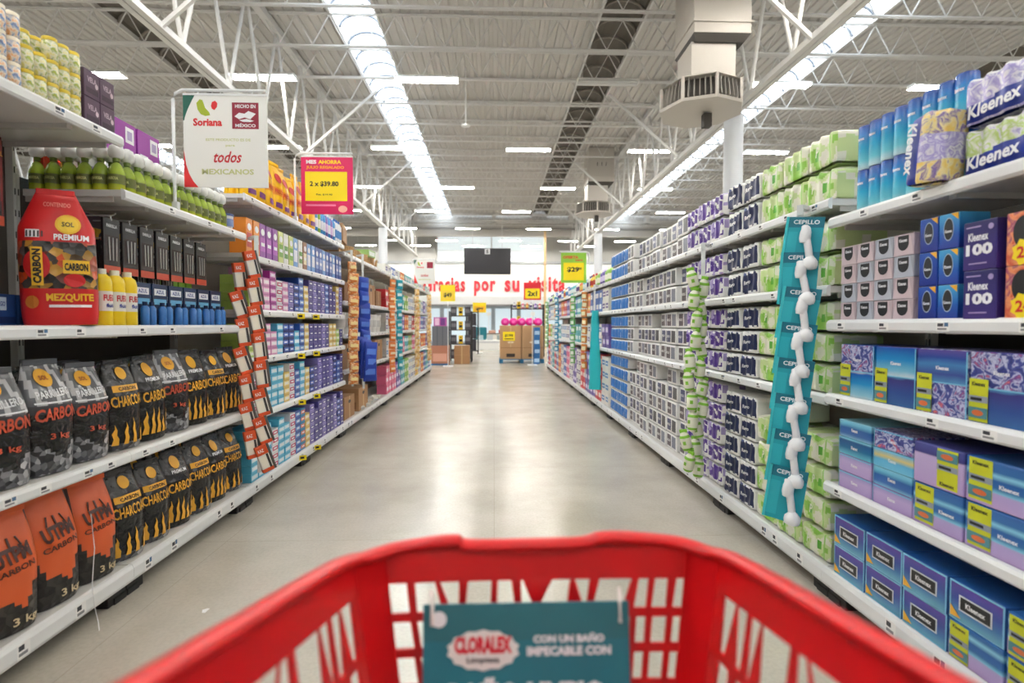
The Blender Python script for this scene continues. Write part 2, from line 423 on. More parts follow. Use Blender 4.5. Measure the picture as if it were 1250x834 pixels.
for i in range(11):
    Z = LZ0 if i == 0 else LZ1 if i == 1 else LZ2 if i < 4 else LZ3
    lab = nmL[i] if i < 6 else 'shelf unit on charcoal side, %s beyond the white tubs' % ORD[i-6]
    bay(-1, Yl[i], Yl[i+1], Z, 2.3 if i != 1 else 2.0, lab, back=C(74, 68, 62, .7) if i in (0, 1) else C(150, 132, 112, .7) if i in (4, 5) else BACKP)
bay(-1, .13, 1.35, LZ0, 2.3, 'empty end shelf unit beside the cart, charcoal side', back=C(74, 68, 62, .7))

# ------------------------------------------------------------------ placing goods
def pose(side, y, setback, d):
    if side > 0: return (XR+setback+d/2, y), -math.pi/2
    return (XL-setback-d/2, y), math.pi/2
def grid(ps, side, y0, n, pitch, z, nl, lh, desc, shelf, mark, cat, group, setback=.02, jit=.004, pick=None, top_short=None, ry=.0, sj=0, sz=1):
    """n columns away from the camera, nl layers; ps = one Proto, a list, or pick(i, j) -> (Proto, desc)"""
    for i in range(n):
        sc_ = random.uniform(0, sj)
        for j in range(nl if top_short is None else top_short[i]):
            p, ds = (ps, desc)
            if pick: p, ds = pick(i, j)
            if p is None: continue
            (x, y), rz = pose(side, y0+pitch*(i+.5)+random.uniform(-jit, jit), setback+sc_+random.uniform(0, jit*2), p.d)
            lay = 'bottom layer' if j == 0 else '%s layer' % ORD[j]
            lay = '' if nl == 1 else ', '+lay
            spawn(p, (x, y, z+j*lh+.0005), rz+random.uniform(-ry, ry), '%s, %s%s, %s from %s' % (ds, shelf, lay, ORD[i], mark), cat, group, scale=None if sz == 1 else (1, 1, sz))

# ---- carton: a box with printed front
def carton(name, w, d, h, body, front=(), side=(), top=(), ch=.003, n=1):
    b = MB(); b.box(-w/2, -d/2, 0, w/2, d/2, h, body, ch)
    def put(dec, M, fw):
        for k, e in enumerate(dec):
            y = -.0007-.0005*k; t = e[0]
            if t == 'r': b.poly([((e[1]-.5)*fw, e[2]*h), ((e[3]-.5)*fw, e[2]*h), ((e[3]-.5)*fw, e[4]*h), ((e[1]-.5)*fw, e[4]*h)], y, e[5], None, M)
            elif t == 'e': b.ell((e[1]-.5)*fw, e[2]*h, e[3]*fw, e[4]*h, y, e[5], 22, None, M)
            elif t == 'p': b.poly([((x-.5)*fw, z*h) for x, z in e[1]], y, e[2], None, M)
            elif t == 't': b.text(e[1], (e[2]-.5)*fw, e[3]*h, e[4]*fw, e[5]*h, y, e[6], e[7] if len(e) > 7 else .03, None, e[8] if len(e) > 8 else 0, M)
    put(front, Matrix.Translation((0, -d/2, 0)), w)
    if side:
        put(side, Matrix.Translation((w/2, 0, 0)) @ Matrix.Rotation(math.pi/2, 4, 'Z'), d)
        put(side, Matrix.Translation((-w/2, 0, 0)) @ Matrix.Rotation(-math.pi/2, 4, 'Z'), d)
    for e in top:
        x0, y0, x1, y1, m_ = e; z = h+.0007
        b.add([((x0-.5)*w, (y0-.5)*d, z), ((x1-.5)*w, (y0-.5)*d, z), ((x1-.5)*w, (y1-.5)*d, z), ((x0-.5)*w, (y1-.5)*d, z)], [(0,1,2,3)], m_)
    return Proto(name, b.mesh(name), (), w, d, h)

# ---- soft plastic-wrapped pack of rolls; art(u, v) colours the front, side and top wraps
def softpack(name, w, d, h, art, nx=3, nz=1, seed=0, res=(18, 12), bulge=.012, r=.022, text=(), rough=.28, amp=.006):
    b = MB(); nu, nv, nd = res[0], res[1], 6
    rnd = Vector((seed*3.1, seed*1.7, 0))
    def P(x, y, z):
        c = Vector((x, y, z)); q = Vector((max(-w/2+r, min(w/2-r, x)), max(-d/2+r, min(d/2-r, y)), max(r, min(h-r, z))))
        dv = c-q
        if dv.length > 1e-6: c = q+dv.normalized()*min(dv.length, r) if dv.length > r else q+dv
        # rolls press through the wrap
        if nx: 
            s_ = abs(math.cos(math.pi*nx*(x/w+.5))); c.z += (bulge*(1-s_)-bulge*.6)*(1 if z > h*.5 else 0)
            c.y -= (bulge*(1-s_)-bulge*.5)*(1 if y < 0 else 0)
        n_ = noise.noise_vector((Vector((x, y, z))+rnd)*16)*amp; c.z -= (bulge*.4+amp*.8)*(z/h)
        c += Vector((n_.x*.4, n_.y, n_.z*(1 if z > h*.3 else 0)))
        c.z = max(c.z, .0); return tuple(c)
    def face(fn, a, c, artf):
        V = [fn(i/a, j/c) for j in range(c+1) for i in range(a+1)]
        o = len(b.v); b.v += V
        for j in range(c):
            for i in range(a):
                q = j*(a+1)+i+o; b.f.append((q, q+1, q+a+2, q+a+1)); b.m.append(b.mi(artf((i+.5)/a, (j+.5)/c))); b.sm.append(True)
    face(lambda u, v: P(-w/2+w*u, -d/2, h*v), nu, nv, lambda u, v: art('f', u, v))
    face(lambda u, v: P(w/2-w*u, d/2, h*v), nu//2, nv//2, lambda u, v: art('b', u, v))
    face(lambda u, v: P(w/2, -d/2+d*u, h*v), nd, nv, lambda u, v: art('s', u, v))
    face(lambda u, v: P(-w/2, d/2-d*u, h*v), nd, nv, lambda u, v: art('s', 1-u, v))
    face(lambda u, v: P(-w/2+w*u, -d/2+d*v, h), nu, nd, lambda u, v: art('t', u, v))
    b.add([(-w/2+r, -d/2+r, 0), (w/2-r, -d/2+r, 0), (w/2-r, d/2-r, 0), (-w/2+r, d/2-r, 0)], [(0, 3, 2, 1)], art('b', .5, .1))
    for t, cx, cz, tw, th, mt, rot in text:
        b.text(t, (cx-.5)*w, cz*h, tw*w, th*h, -d/2-bulge*.5-amp-.0015, mt, .03, None, rot, shear=.15)
    return Proto(name, b.mesh(name), (), w, d, h)

# ---- bottle with cap parts
def bottle(name, prof, body, cap_prof, capm, label=None, n=14, dep=1.0):
    b = MB(); b.lathe(prof, body, n)
    if label:
        z0, z1, mt, *tx = label; rr = max(r for r, z in prof if z0 <= z <= z1+.05 or True)
        b.lathe([(rr+.0006, z0), (rr+.0006, z1)], mt, n, cap=False)
        for t, zc, hh, ww, tm in tx:
            b.text(t, 0, zc, ww, hh, -.0015, tm, .03, lambda x, z: -math.sqrt(max(0, (rr+.0006)**2-x*x)))
    me = b.mesh(name); parts = []
    if cap_prof:
        c = MB(); c.lathe(cap_prof, capm, n); parts.append(('cap', c.mesh('cap')))
    return Proto(name, me, parts, 2*max(r for r, z in prof), 2*max(r for r, z in prof), prof[-1][1])

# ================================================================== PAPER SIDE
NAVY = C(28, 42, 110, .3); NAVYD = C(20, 24, 58, .3); PAPER = C(240, 240, 238, .35); LILAC = C(176, 160, 205, .35); LIME = C(150, 205, 60, .35)
KBLUE = C(24, 50, 150, .3); KW = C(245, 246, 250, .35); YG = C(208, 214, 40, .4); INK = C(24, 26, 32, .4)
# blue tissue tubes
TUBEG = grad('blue_tube_print', 0, .19, [(0, (214, 238, 246)), (.2, (120, 212, 230)), (.5, (40, 170, 214)), (.8, (18, 110, 190)), (1, (14, 62, 150))], .25)
b = MB(); b.lathe([(.033, 0), (.0345, .003), (.0345, .187), (.033, .19)], TUBEG, 20)
cyl = lambda x, z: -math.sqrt(max(0, .0345**2-x*x))
b.text('Kleenex', 0, .135, .04, .014, -.001, KW, .03, cyl)
lid = MB(); lid.lathe([(.028, .19), (.028, .192)], C(20, 84, 170, .3), 20)
tube = Proto('tissue_tube', b.mesh('tissue_tube'), [('lid', lid.mesh('lid'))], .069, .069, .192)
grid(tube, 1, 1.80, 8, .0715, 1.79, 2, .1935, 'blue gradient tissue tube', 'top shelf', 'plastic roll packs', 'tissue tube', 'blue tissue tubes', .062, .001)
grid(tube, 1, 1.66, 3, .0715, 1.79, 2, .1935, 'blue gradient tissue tube', 'back row behind roll packs', 'the cart', 'tissue tube', 'blue tissue tubes behind the roll packs', .26, .001)
# see-through roll packs on the top shelf
ROLLP = speck('print_of_wrapped_rolls', 26, [(.3, (238, 236, 246)), (.48, (160, 150, 214)), (.6, (232, 230, 240)), (.75, (120, 116, 190))], .2, dist=1.2)
ROLLG = speck('print_of_green_wrapped_rolls', 26, [(.3, (240, 240, 240)), (.48, (188, 214, 120)), (.6, (236, 236, 240)), (.75, (150, 140, 204))], .2, dist=1.2)
FILM = C(240, 240, 244, .12)
def kart(body):
    def a(f, u, v):
        if f in 'fs' and .08 < v < .42+.1*u: return KBLUE
        if f == 't' and v < .0: return KBLUE
        if f in 'fs' and v > .9: return FILM
        return body
    return a
kp = [softpack('kitchen_roll_pack', .25, .2, .165, kart(bm_), 4, 1, 3+i, (20, 14), .01, .018, [('Kleenex', .5, .28, .72, .26, KW, 3)], .12, .004) for i, bm_ in enumerate((ROLLG, ROLLP))]
for j in (0, 1):
    for i in range(2):
        spawn(kp[j], (XR+.13, 1.655-.27*i, 1.79+.168*j), -math.pi/2, 'clear pack of %s patterned rolls with blue band, %s, %s' % (('green', 'purple')[j], ('lower', 'upper')[j], ('beside the upright one', 'at the frame edge')[i]), 'paper roll pack', 'clear packs of patterned rolls')
YEL = speck('print_of_yellow_rolls', 30, [(.35, (238, 206, 110)), (.5, (240, 226, 170)), (.62, (120, 100, 170)), (.75, (240, 214, 120))], .2, dist=1)
def kart2(f, u, v):
    if f == 'f' and u < .38: return KBLUE
    return YEL if (v < .3 or v > .66) else ROLLP
p_ = softpack('kitchen_roll_pack', .15, .1, .255, kart2, 1, 1, 9, (14, 16), .01, .018, [('Kleenex', .2, .5, .7*1.7, .15, KW, -90)], .12, .004)
spawn(p_, (XR+.0, 1.86, 1.795), -math.pi/2+.1, 'upright roll pack with blue vertical band leaning on blue tubes', 'paper roll pack', None, ry=.1)

# shelf two: grey boxes with a black oval, blue oval boxes, purple "100" boxes
def greybox(c1, c2, nm):
    return carton('tissue_box', .102, .12, .082, c1, [('p', [(.0, .0), (1, 0), (.82, .96), (.18, .96)], c2), ('e', .5, .56, .27, .34, INK), ('r', .23, .62, .77, .92, INK), ('t', 'Kleenex', .5, .7, .4, .16, KW)], [('p', [(0, 0), (1, 0), (.85, .96), (.15, .96)], c2)])
GB = [(greybox(C(168, 172, 184, .35), C(190, 196, 208, .35), 'a'), 'grey tissue box with black oval'), (greybox(C(196, 178, 186, .35), C(216, 198, 204, .35), 'b'), 'pinkish tissue box with black oval')]
grid(None, 1, 1.96, 4, .106, 1.315, 4, .0835, '', 'under tubes', 'blue oval boxes', 'tissue box', 'tissue boxes with black ovals', .02, .0012, pick=lambda i, j: GB[(i+j) % 2 if (i+j) % 3 else 1])
BOXB = grad('blue_box_print', 0, .125, [(0, (40, 60, 150)), (.4, (30, 90, 180)), (1, (70, 170, 220))], .3)
BOXD = grad('dark_blue_box_print', 0, .125, [(0, (20, 40, 130)), (1, (30, 84, 180))], .3)
def oval(body): return carton('tissue_box', .083, .11, .122, body, [('e', .5, .55, .25, .33, C(180, 196, 214, .3)), ('e', .5, .55, .22, .3, INK), ('t', 'Kleenex', .5, .5, .36, .09, KW), ('p', [(.62, .98), (.98, .98), (.98, .78)], C(240, 176, 40, .4))])
OV = [(oval(BOXB), 'blue cube tissue box with oval'), (oval(BOXD), 'dark blue cube tissue box with oval')]
grid(None, 1, 1.765, 2, .0875, 1.315, 3, .1235, '', 'under tubes', 'purple number boxes', 'tissue box', 'blue cube tissue boxes', .02, .001, pick=lambda i, j: OV[i])
PURP = grad('purple_box_print', 0, .17, [(0, (60, 40, 120)), (.5, (50, 40, 116)), (1, (36, 36, 96))], .3)
hund = carton('tissue_box', .118, .2, .158, PURP, [('t', 'Kleenex', .46, .68, .6, .17, KW), ('t', '100', .5, .42, .8, .24, KW, .05), ('r', .1, .87, .55, .9, LILAC), ('r', .2, .12, .75, .15, LILAC), ('e', .85, .85, .08, .06, LILAC)])
for j in (0, 1): spawn(hund, (XR+.10, 1.665+.004*j, 1.316+.159*j), -math.pi/2, 'purple tissue box marked 100, %s of the two' % ('lower', 'upper')[j], 'tissue box', 'purple tissue boxes marked 100')
FLO = speck('floral_box_print', 26, [(.3, (40, 50, 120)), (.45, (70, 80, 160)), (.52, (210, 214, 236)), (.6, (90, 60, 150)), (.72, (240, 120, 110))], .3, dist=1.5)
FLO2 = speck('orange_floral_print', 22, [(.3, (214, 84, 60)), (.48, (240, 160, 110)), (.6, (160, 60, 110)), (.72, (244, 210, 150))], .3, dist=1.5)
BURST = C(250, 226, 30, .4); REDI = C(214, 40, 40, .4)
fl = carton('tissue_box', .118, .16, .16, FLO2, [('e', .45, .62, .27, .3, INK), ('p', [(.5+.36*math.cos(k*math.pi/8)*(1 if k % 2 else .8), .24+.27*math.sin(k*math.pi/8)*(1 if k % 2 else .8)) for k in range(16)], BURST), ('t', '24', .5, .24, .4, .22, REDI)])
for j in (0, 1): spawn(fl, (XR+.09, 1.53, 1.316+.161*j), -math.pi/2, 'orange floral tissue box with yellow starburst, %s of the two' % ('lower', 'upper')[j], 'tissue box', 'orange floral tissue boxes')

# shelf three: shrink-wrapped twin boxes with a yellow-green label
SEA = grad('sea_blue_print', 0, .236, [(0, (224, 236, 240)), (.1, (150, 210, 230)), (.3, (40, 150, 210)), (.48, (24, 90, 180)), (.52, (214, 228, 236)), (.62, (120, 190, 220)), (.8, (30, 140, 206)), (1, (24, 80, 170))], .25, warp=.01)
DUSK = grad('dusk_blue_print', 0, .236, [(0, (60, 110, 170)), (.25, (50, 80, 150)), (.48, (60, 60, 130)), (.52, (90, 150, 200)), (.65, (60, 80, 150)), (.8, (70, 130, 190)), (.9, (40, 70, 150)), (1, (90, 80, 160))], .25, warp=.012)
TEALC = C(120, 196, 226, .3)
def yl(x0, z0, x1, z1, flip=False):
    w_, h_ = x1-x0, z1-z0
    return [('r', x0, z0, x1, z1, YG), ('t', 'Kleenex', x0+w_/2, z0+h_*(.1 if flip else .88), w_*.7, h_*.1, INK), ('r', x0, z0+h_*.45, x1, z0+h_*.6, C(150, 160, 175, .4)), ('r', x0+w_*.1, z0+h_*.49, x0+w_*.7, z0+h_*.56, INK), ('r', x0, z0+h_*.08, x1, z0+h_*.33, C(80, 140, 150, .4)) if not flip else ('r', x0, z0+h_*.7, x1, z0+h_*.94, C(80, 140, 150, .4)), ('e', x0+w_*.5, z0+h_*(.2 if not flip else .82), w_*.3, h_*.07, C(220, 110, 60, .4))]
def twin(up, lo, label=True, lx=0): return carton('tissue_box_pack', .212, .24, .236, lo, [('r', .01, .5, .99, .99, up), ('r', 0, .49, 1, .51, TEALC), ('t', 'Kleenex', .52, .72, .26, .06, KW), ('r', .97, .02, .995, .98, TEALC)]+(yl(lx, .03, lx+.32, .62) if label else []), [('r', 0, .48, 1, .5, TEALC)], ch=.006)
TW = [(twin(FLO, DUSK), 'shrink-wrapped tissue box pack, floral top half'), (twin(DUSK, FLO), 'shrink-wrapped tissue box pack, dusk blue over floral'), (twin(SEA, DUSK), 'shrink-wrapped tissue box pack, sea blue top half'), (twin(FLO, SEA), 'shrink-wrapped tissue box pack, floral over sea blue')]
grid(None, 1, 1.281, 5, .219, .975, 1, .24, '', 'below grey boxes', 'the cart', 'tissue box pack', 'shrink-wrapped tissue box packs', .02, .002, pick=lambda i, j: TW[(i-1) % 4])

# shelf four: low flat boxes in stacks
BBAND = grad('blue_band_print', 0, .078, [(0, (150, 205, 232)), (.25, (60, 110, 180)), (.6, (40, 96, 170)), (.85, (120, 200, 230)), (1, (150, 214, 236))], .25, warp=.006)
TBAND = grad('teal_band_print', 0, .078, [(0, (110, 200, 226)), (.4, (30, 110, 160)), (.8, (30, 90, 150)), (1, (130, 210, 232))], .25)
LBAND = grad('lilac_band_print', 0, .078, [(0, (186, 160, 216)), (.6, (196, 174, 222)), (1, (150, 140, 206))], .3)
YB = grad('light_blue_yellow_print', 0, .078, [(0, (120, 200, 232)), (.5, (90, 180, 224)), (.7, (226, 206, 130)), (1, (120, 190, 226))], .3, warp=.01)
fb = lambda m_: carton('flat_tissue_box', .205, .22, .076, m_, [('r', .0, .9, 1, .97, TEALC), ('t', 'Kleenex', .5, .5, .2, .2, KW), ('r', .0, .0, .015, 1, TEALC)], ch=.003)
FB = {k: fb(m_) for k, m_ in (('blue', BBAND), ('teal', TBAND), ('lilac', LBAND), ('light blue and yellow', YB), ('navy floral', FLO))}
stk = {}
stk[3] = ['lilac', 'lilac', 'teal', 'blue']; stk[2] = ['lilac', 'blue', 'light blue and yellow', 'navy floral']
ysl = [1.50, 1.722, 1.944, 2.163]
for c_ in (2, 3):
    for j, k in enumerate(stk[c_]):
        (x, y), rz = pose(1, ysl[c_]+.108, .02+random.uniform(0, .006), .22)
        spawn(FB[k], (x, y, .5605+.0775*j), rz+random.uniform(-.02, .02), '%s flat tissue box, %s, stack %s' % (k, 'bottom of' if j == 0 else '%s up in' % ORD[j], ('', '', 'beside the labelled lilac pack', 'beside the teal brushes')[c_]), 'tissue box', 'flat tissue boxes')
BIGL = grad('lilac_pack_print', 0, .155, [(0, (190, 165, 218)), (.7, (198, 178, 224)), (.74, (60, 60, 130)), (1, (80, 84, 160))], .25)
BIGB = grad('blue_pack_print', 0, .155, [(0, (190, 165, 218)), (.33, (180, 165, 218)), (.36, (130, 205, 232)), (.45, (50, 110, 176)), (.6, (40, 96, 170)), (.7, (140, 210, 235)), (.78, (50, 110, 176)), (1, (50, 100, 170))], .25, warp=.003)
pk1 = carton('tissue_box_pack', .214, .24, .152, BIGL, yl(.5, .06, .9, .96, True), ch=.006)
pk2 = carton('tissue_box_pack', .214, .24, .152, BIGB, yl(.06, .08, .45, .98)+[('t', 'Kleenex', .72, .5, .3, .09, KW)], ch=.006)
for (pp, c_, j, lab) in ((pk2, 1, 0, 'blue and lilac tissue box pack with label, under lilac pack'), (pk1, 1, 1, 'lilac tissue box pack with upside-down yellow label'), (pk2, 0, 0, 'blue and lilac tissue box pack, lower at frame edge'), (pk2, 0, 1, 'blue and lilac tissue box pack, upper at frame edge')):
    (x, y), rz = pose(1, ysl[c_]+.11, .02, .24); spawn(pp, (x, y, .5605+.154*j), rz, lab, 'tissue box pack', 'labelled tissue box packs')
# base shelf: packs with a black window
WIN = grad('violet_blue_print', 0, .135, [(0, (120, 190, 214)), (.35, (70, 120, 180)), (.6, (60, 80, 160)), (1, (90, 70, 160))], .25, warp=.01)
SIL = C(214, 220, 228, .3)
pw = carton('window_tissue_box', .2, .3, .134, C(52, 104, 176, .3), [('r', 0, 0, 1, 1, C(130, 196, 230, .3)), ('r', .03, .03, .97, .95, WIN), ('r', .19, .3, .8, .7, SIL), ('r', .22, .34, .77, .66, INK), ('t', 'Kleenex', .5, .5, .36, .14, KW), ('p', [(.03, .08), (.03, .36), (.24, .1)], C(240, 184, 60, .4))], [('r', .05, .1, .95, .9, C(40, 90, 168, .3))], [(.03, .03, .97, .97, C(34, 88, 160, .3))], ch=.003)
grid(pw, 1, 1.565, 4, .2075, .15, 2, .1355, 'blue tissue box with black window', 'base shelf', 'the cart', 'tissue box', 'window-front tissue boxes', .02, .003, pick=lambda i, j: (None, '') if (i == 0 and j == 0) else (pw, 'blue tissue box with black window'))
pk3 = carton('tissue_box_pack', .2, .3, .134, BIGB, yl(.04, .04, .4, .96), ch=.005)
for j in (0, 1): spawn(pk3, (XR+.17, 1.46, .1505+.1355*j), -math.pi/2, 'blue labelled tissue pack outside the window boxes, base shelf end, %s' % ('lower', 'upper')[j], 'tissue box pack', 'labelled packs at the base shelf end')
spawn(pk3, (XR+.17, 1.669, .1505), -math.pi/2, 'blue tissue box pack with yellow label on the base shelf', 'tissue box pack')

# ---- roll packs further along
GRN = C(206, 226, 160, .3); GRN2 = C(148, 206, 84, .3); GRND = C(90, 176, 50, .3); CRM = C(236, 236, 218, .3)
def green_art(seed):
    q = random.Random(seed); cx = q.uniform(.25, .7)
    def a(f, u, v):
        n_ = noise.noise(Vector((u*3+seed, v*2.5, seed*.7)))
        if f == 'f':
            if abs(u-cx) < .06 and .34 < v < .62: return GRND
            if .78 < u < .84: return GRN2
            return GRN2 if n_ > .27 else GRN if n_ > -.12 else CRM
        return GRN if n_ > -.1 else CRM
    return a
NVB = C(34, 44, 84, .3); NVC = C(90, 104, 150, .3)
def navy_art(seed):
    def a(f, u, v):
        n_ = noise.noise(Vector((u*4+seed, v*3, seed)))*.12
        if f == 'f':
            if .06 < u < .94 and .08+n_+.1*u < v < .8+n_*.6+.1*u: return NVB
            if .14 < u < .86 and v > .68 and n_ > .02: return NVC
            return PAPER
        if f == 't': return PAPER
        return PAPER
    return a
PU = C(78, 44, 140, .3); PUL = C(170, 156, 204, .3)
def purple_art(seed):
    def a(f, u, v):
        n_ = noise.noise(Vector((u*4+seed, v*4, seed+5)))
        if f == 'f':
            if .38 < u < .95 and .14+.12*u < v < .92 and n_ > -.35: return PU
            if .06 < u < .45 and .26 < v < .76: return PUL if n_ > .12 else PU
            if v > .72 and n_ > -.05: return PUL
        return PAPER if n_ < .3 else PUL
    return a
BRN = C(84, 72, 78, .35); GRYP = C(120, 124, 140, .35)
def square_art(c1, c2):
    def a(f, u, v):
        if f == 'f' and .12 < v < .86:
            if .08 < u < .46: return c1
            if .54 < u < .92: return c2
        return PAPER
    return a
def blue_art(f, u, v):
    if f == 'f': return C(50, 120, 200, .3) if (int(u*4) % 2 and .1 < v < .9) else C(130, 180, 226, .3) if .3 < v < .5 else PAPER
    return PAPER
GP = [softpack('paper_roll_pack', .234, .26, .148, green_art(s), 3, 1, s, (26, 16), .009, .02, [('P', .35+.1*s, .5, .1, .3, CRM, 0)]) for s in range(3)]
NP = [softpack('paper_roll_pack', .215, .26, .15, navy_art(s), 3, 1, s+4, (22, 16), .009, .02, [('Rego', .5, .47, .4, .2, PAPER, 5)]) for s in range(2)]
PP = [softpack('paper_roll_pack', .235, .26, .15, purple_art(s), 3, 1, s+7, (22, 16), .009, .02) for s in range(2)]
SP = [softpack('paper_roll_pack', .272, .26, .148, square_art(BRN, GRYP), 0, 1, 11, (24, 14), .0, .012, [('REGIO', .27, .5, .3, .15, PAPER, 0)], amp=.002), softpack('paper_roll_pack', .272, .26, .148, square_art(C(64, 70, 110, .35), C(60, 60, 66, .35)), 0, 1, 12, (24, 14), 0, .012, [('REGIO', .27, .5, .3, .15, PAPER, 0)], amp=.002)]
BP = softpack('paper_roll_pack', .17, .26, .15, blue_art, 2, 1, 15, (18, 12), .01, .02)
gp = lambda i, j: (GP[(i+j) % 3], 'pale green paper roll pack'); npk = lambda i, j: (NP[(i+j) % 2], 'white pack with navy band')
ppk = lambda i, j: (PP[(i+j) % 2], 'white pack with purple patch'); spk = lambda i, j: (SP[(i*2+j) % 2], 'white pack with dark squares'); bpk = lambda i, j: (BP, 'blue striped paper pack')
SHN = [('base shelf', .15), ('shelf two', .965), ('shelf three', 1.48), ('top shelf', 1.885)]
CT = 'paper roll pack'
for sname, z, nl in (('top shelf', 1.885, 2), ('upper shelf', 1.48, 2), ('middle shelf', .965, 3), ('base shelf', .15, 4)):
    lh = .155 if sname == 'base shelf' else .151
    sb = .03; K = {1.885: 1.14, 1.48: 1.1}.get(z, 1); lh *= K
    grid(None, 1, 2.455, 3, .238, z, nl, lh, '', sname, 'blue tubes', CT, 'green paper packs', sb, .005, gp, ry=.03, sz=K)
    grid(None, 1, 3.175, 2, .224, z, nl+(1 if z < .2 else 0), lh*(.9 if z < .2 else 1), '', sname, 'green packs', CT, 'navy banded packs', sb, .005, npk, ry=.03, sz=K)
    grid(None, 1, 3.67, 3, .24, z, nl+(1 if z < .2 else 0), lh*(.95 if z < .2 else 1), '', sname, 'navy packs', CT, 'purple patched packs', sb, .006, ppk, ry=.03, sz=K)
    tot = nl+(1 if z < .2 else 0)
    grid(None, 1, 4.40, 7, .275, z, tot, .15*K, '', sname, 'purple packs', CT, 'packs with dark squares', sb, .005, spk, ry=.01, sj=.07, sz=K, top_short=[tot-(1 if random.random() < (.35 if nl > 2 else 0) else 0) for _ in range(7)])
    grid(None, 1, 6.32, 5, .18, z, nl+(1 if z < .2 else 0), lh*(.98 if z < .2 else 1), '', sname, 'dark-square packs', CT, 'blue striped packs', sb, .004, bpk, sz=K)
# the short bag of green print standing on the base stack
b4 = softpack('paper_roll_pack', .2, .2, .12, lambda f, u, v: GRND if (f == 'f' and .55 < u < .85 and .25 < v < .8) or (f == 'f' and .1 < u < .35 and .3 < v < .6) else CRM, 2, 1, 20, (24, 14), .008, .02)
spawn(b4, (XR+.13, 2.86, .772), -math.pi/2+.15, 'cream pack with green letter on top of base stack', CT)

# ---- small goods far along the paper side
def mini(name, w, d, h, body, band, cat=None):
    return carton(name, w, d, h, body, [('r', .12, .3, .88, .72, band), ('r', .2, .45, .8, .55, KW)], ch=0)
PAL = [((232, 110, 150), (250, 230, 240)), ((70, 180, 190), (240, 250, 250)), ((236, 236, 230), (90, 70, 140)), ((150, 200, 90), (250, 250, 230)), ((230, 120, 60), (250, 220, 120)), ((110, 90, 170), (230, 220, 250)), ((60, 110, 190), (250, 250, 250)), ((220, 60, 70), (250, 240, 230)), ((244, 214, 90), (200, 70, 60)), ((244, 240, 236), (70, 140, 200))]
PN = ['pink', 'teal', 'white', 'green', 'orange', 'purple', 'blue', 'red', 'yellow', 'white and blue']
MP = [mini('packet', .225, .2, .168, C(*a, .4), C(*c_, .4)) for a, c_ in PAL]
MT = [bottle('bottle', [(.05, 0), (.058, .01), (.058, .16), (.02, .2)], C(*a, .3), [(.018, .2), (.018, .235), (.005, .24)], C(*c_, .4), (.05, .13, C(*c_, .4)), n=8) for a, c_ in PAL]
def farpick(seed, ps, noun):
    def f(i, j):
        k = random.Random(seed*97+i//2*13).choice((0, 1, 2, 2, 3, 4, 5, 6, 7, 8, 9, 9, 9, 2, 1, 6)); return (ps[k], '%s %s' % (PN[k], noun))
    return f
TOPP = None
for q, (sname, z) in enumerate((('base shelf', .15), ('middle shelf', .965), ('upper shelf', 1.48))):
    nl = 4 if q == 0 else 2
    grid(None, 1, 7.34, 35, .24, z, nl, .1705, '', sname, 'blue striped packs', 'packet', 'small packets far along the paper side', .03, .006, farpick(q, MP, 'packet'), ry=.03)
grid(None, 1, 7.34, 44, .19, 1.885, 1, .24, '', 'top shelf', 'blue striped packs', 'bottle', 'bottles far along the paper top shelf', .03, .006, farpick(9, MT, 'bottle'))

# ================================================================== CHARCOAL SIDE
BAGK = speck('black_film', 18, [(.3, (14, 13, 14)), (.68, (24, 23, 24)), (.8, (84, 82, 84))], .2, dist=1.5, bump=.7); BAGG = C(70, 70, 74, .25); SILV = C(190, 190, 194, .3); ORG = C(214, 92, 40, .4); ORGD = C(160, 50, 20, .4)
YF = C(240, 176, 50, .4); SUN = C(240, 176, 30, .4); CARB = C(200, 80, 50, .4)
LUMP = speck('printed_charcoal_lumps', 42, [(.1, (40, 40, 44)), (.4, (110, 112, 118)), (.6, (196, 196, 200)), (.85, (60, 62, 70))], .3, 'cells', 'LINEAR', bump=.3)
LUMPD = speck('printed_dark_lumps', 36, [(.1, (30, 28, 26)), (.5, (62, 58, 54)), (.9, (40, 38, 36))], .4, 'cells', bump=.4)
LUMPR = speck('charcoal_lumps_through_window', 30, [(.1, (26, 24, 24)), (.45, (84, 80, 80)), (.6, (230, 90, 40)), (.75, (50, 46, 46)), (.95, (200, 150, 60))], .3, 'cells', bump=.5)
GLOSSB = speck('crinkled_black_film', 14, [(.3, (22, 21, 22)), (.6, (46, 45, 48)), (.75, (120, 120, 126))], .22, dist=1.5, bump=.5)
def bag_shape(w, d, h, seed, lean=.02, topw=.8):
    q = random.Random(seed); ph = q.random()*6
    def prof(t):
        # half width, half depth, y shift at height fraction t
        ww = w/2*(.97+.05*math.sin(t*3.0+ph*.3)) if t < .72 else w/2*(1.0-(t-.72)/.28*(1-topw))
        dd = d/2 if t < .55 else d/2*max(.07, 1-((t-.55)/.43)**1.5)
        if t < .06: dd *= .9+t*1.6; ww *= .96+t*.6
        return ww, dd, lean*max(0, t-.5)
    def fy(x, z):
        t = max(0, min(1, z/h)); ww, dd, s_ = prof(t); a = min(.999, abs(x)/ww)
        wr = noise.noise(Vector((x*12+seed, z*11, seed*2.3)))*.008*(1-a)
        return -dd*(1-a**3.2)**(1/2.2)+s_+wr
    return prof, fy
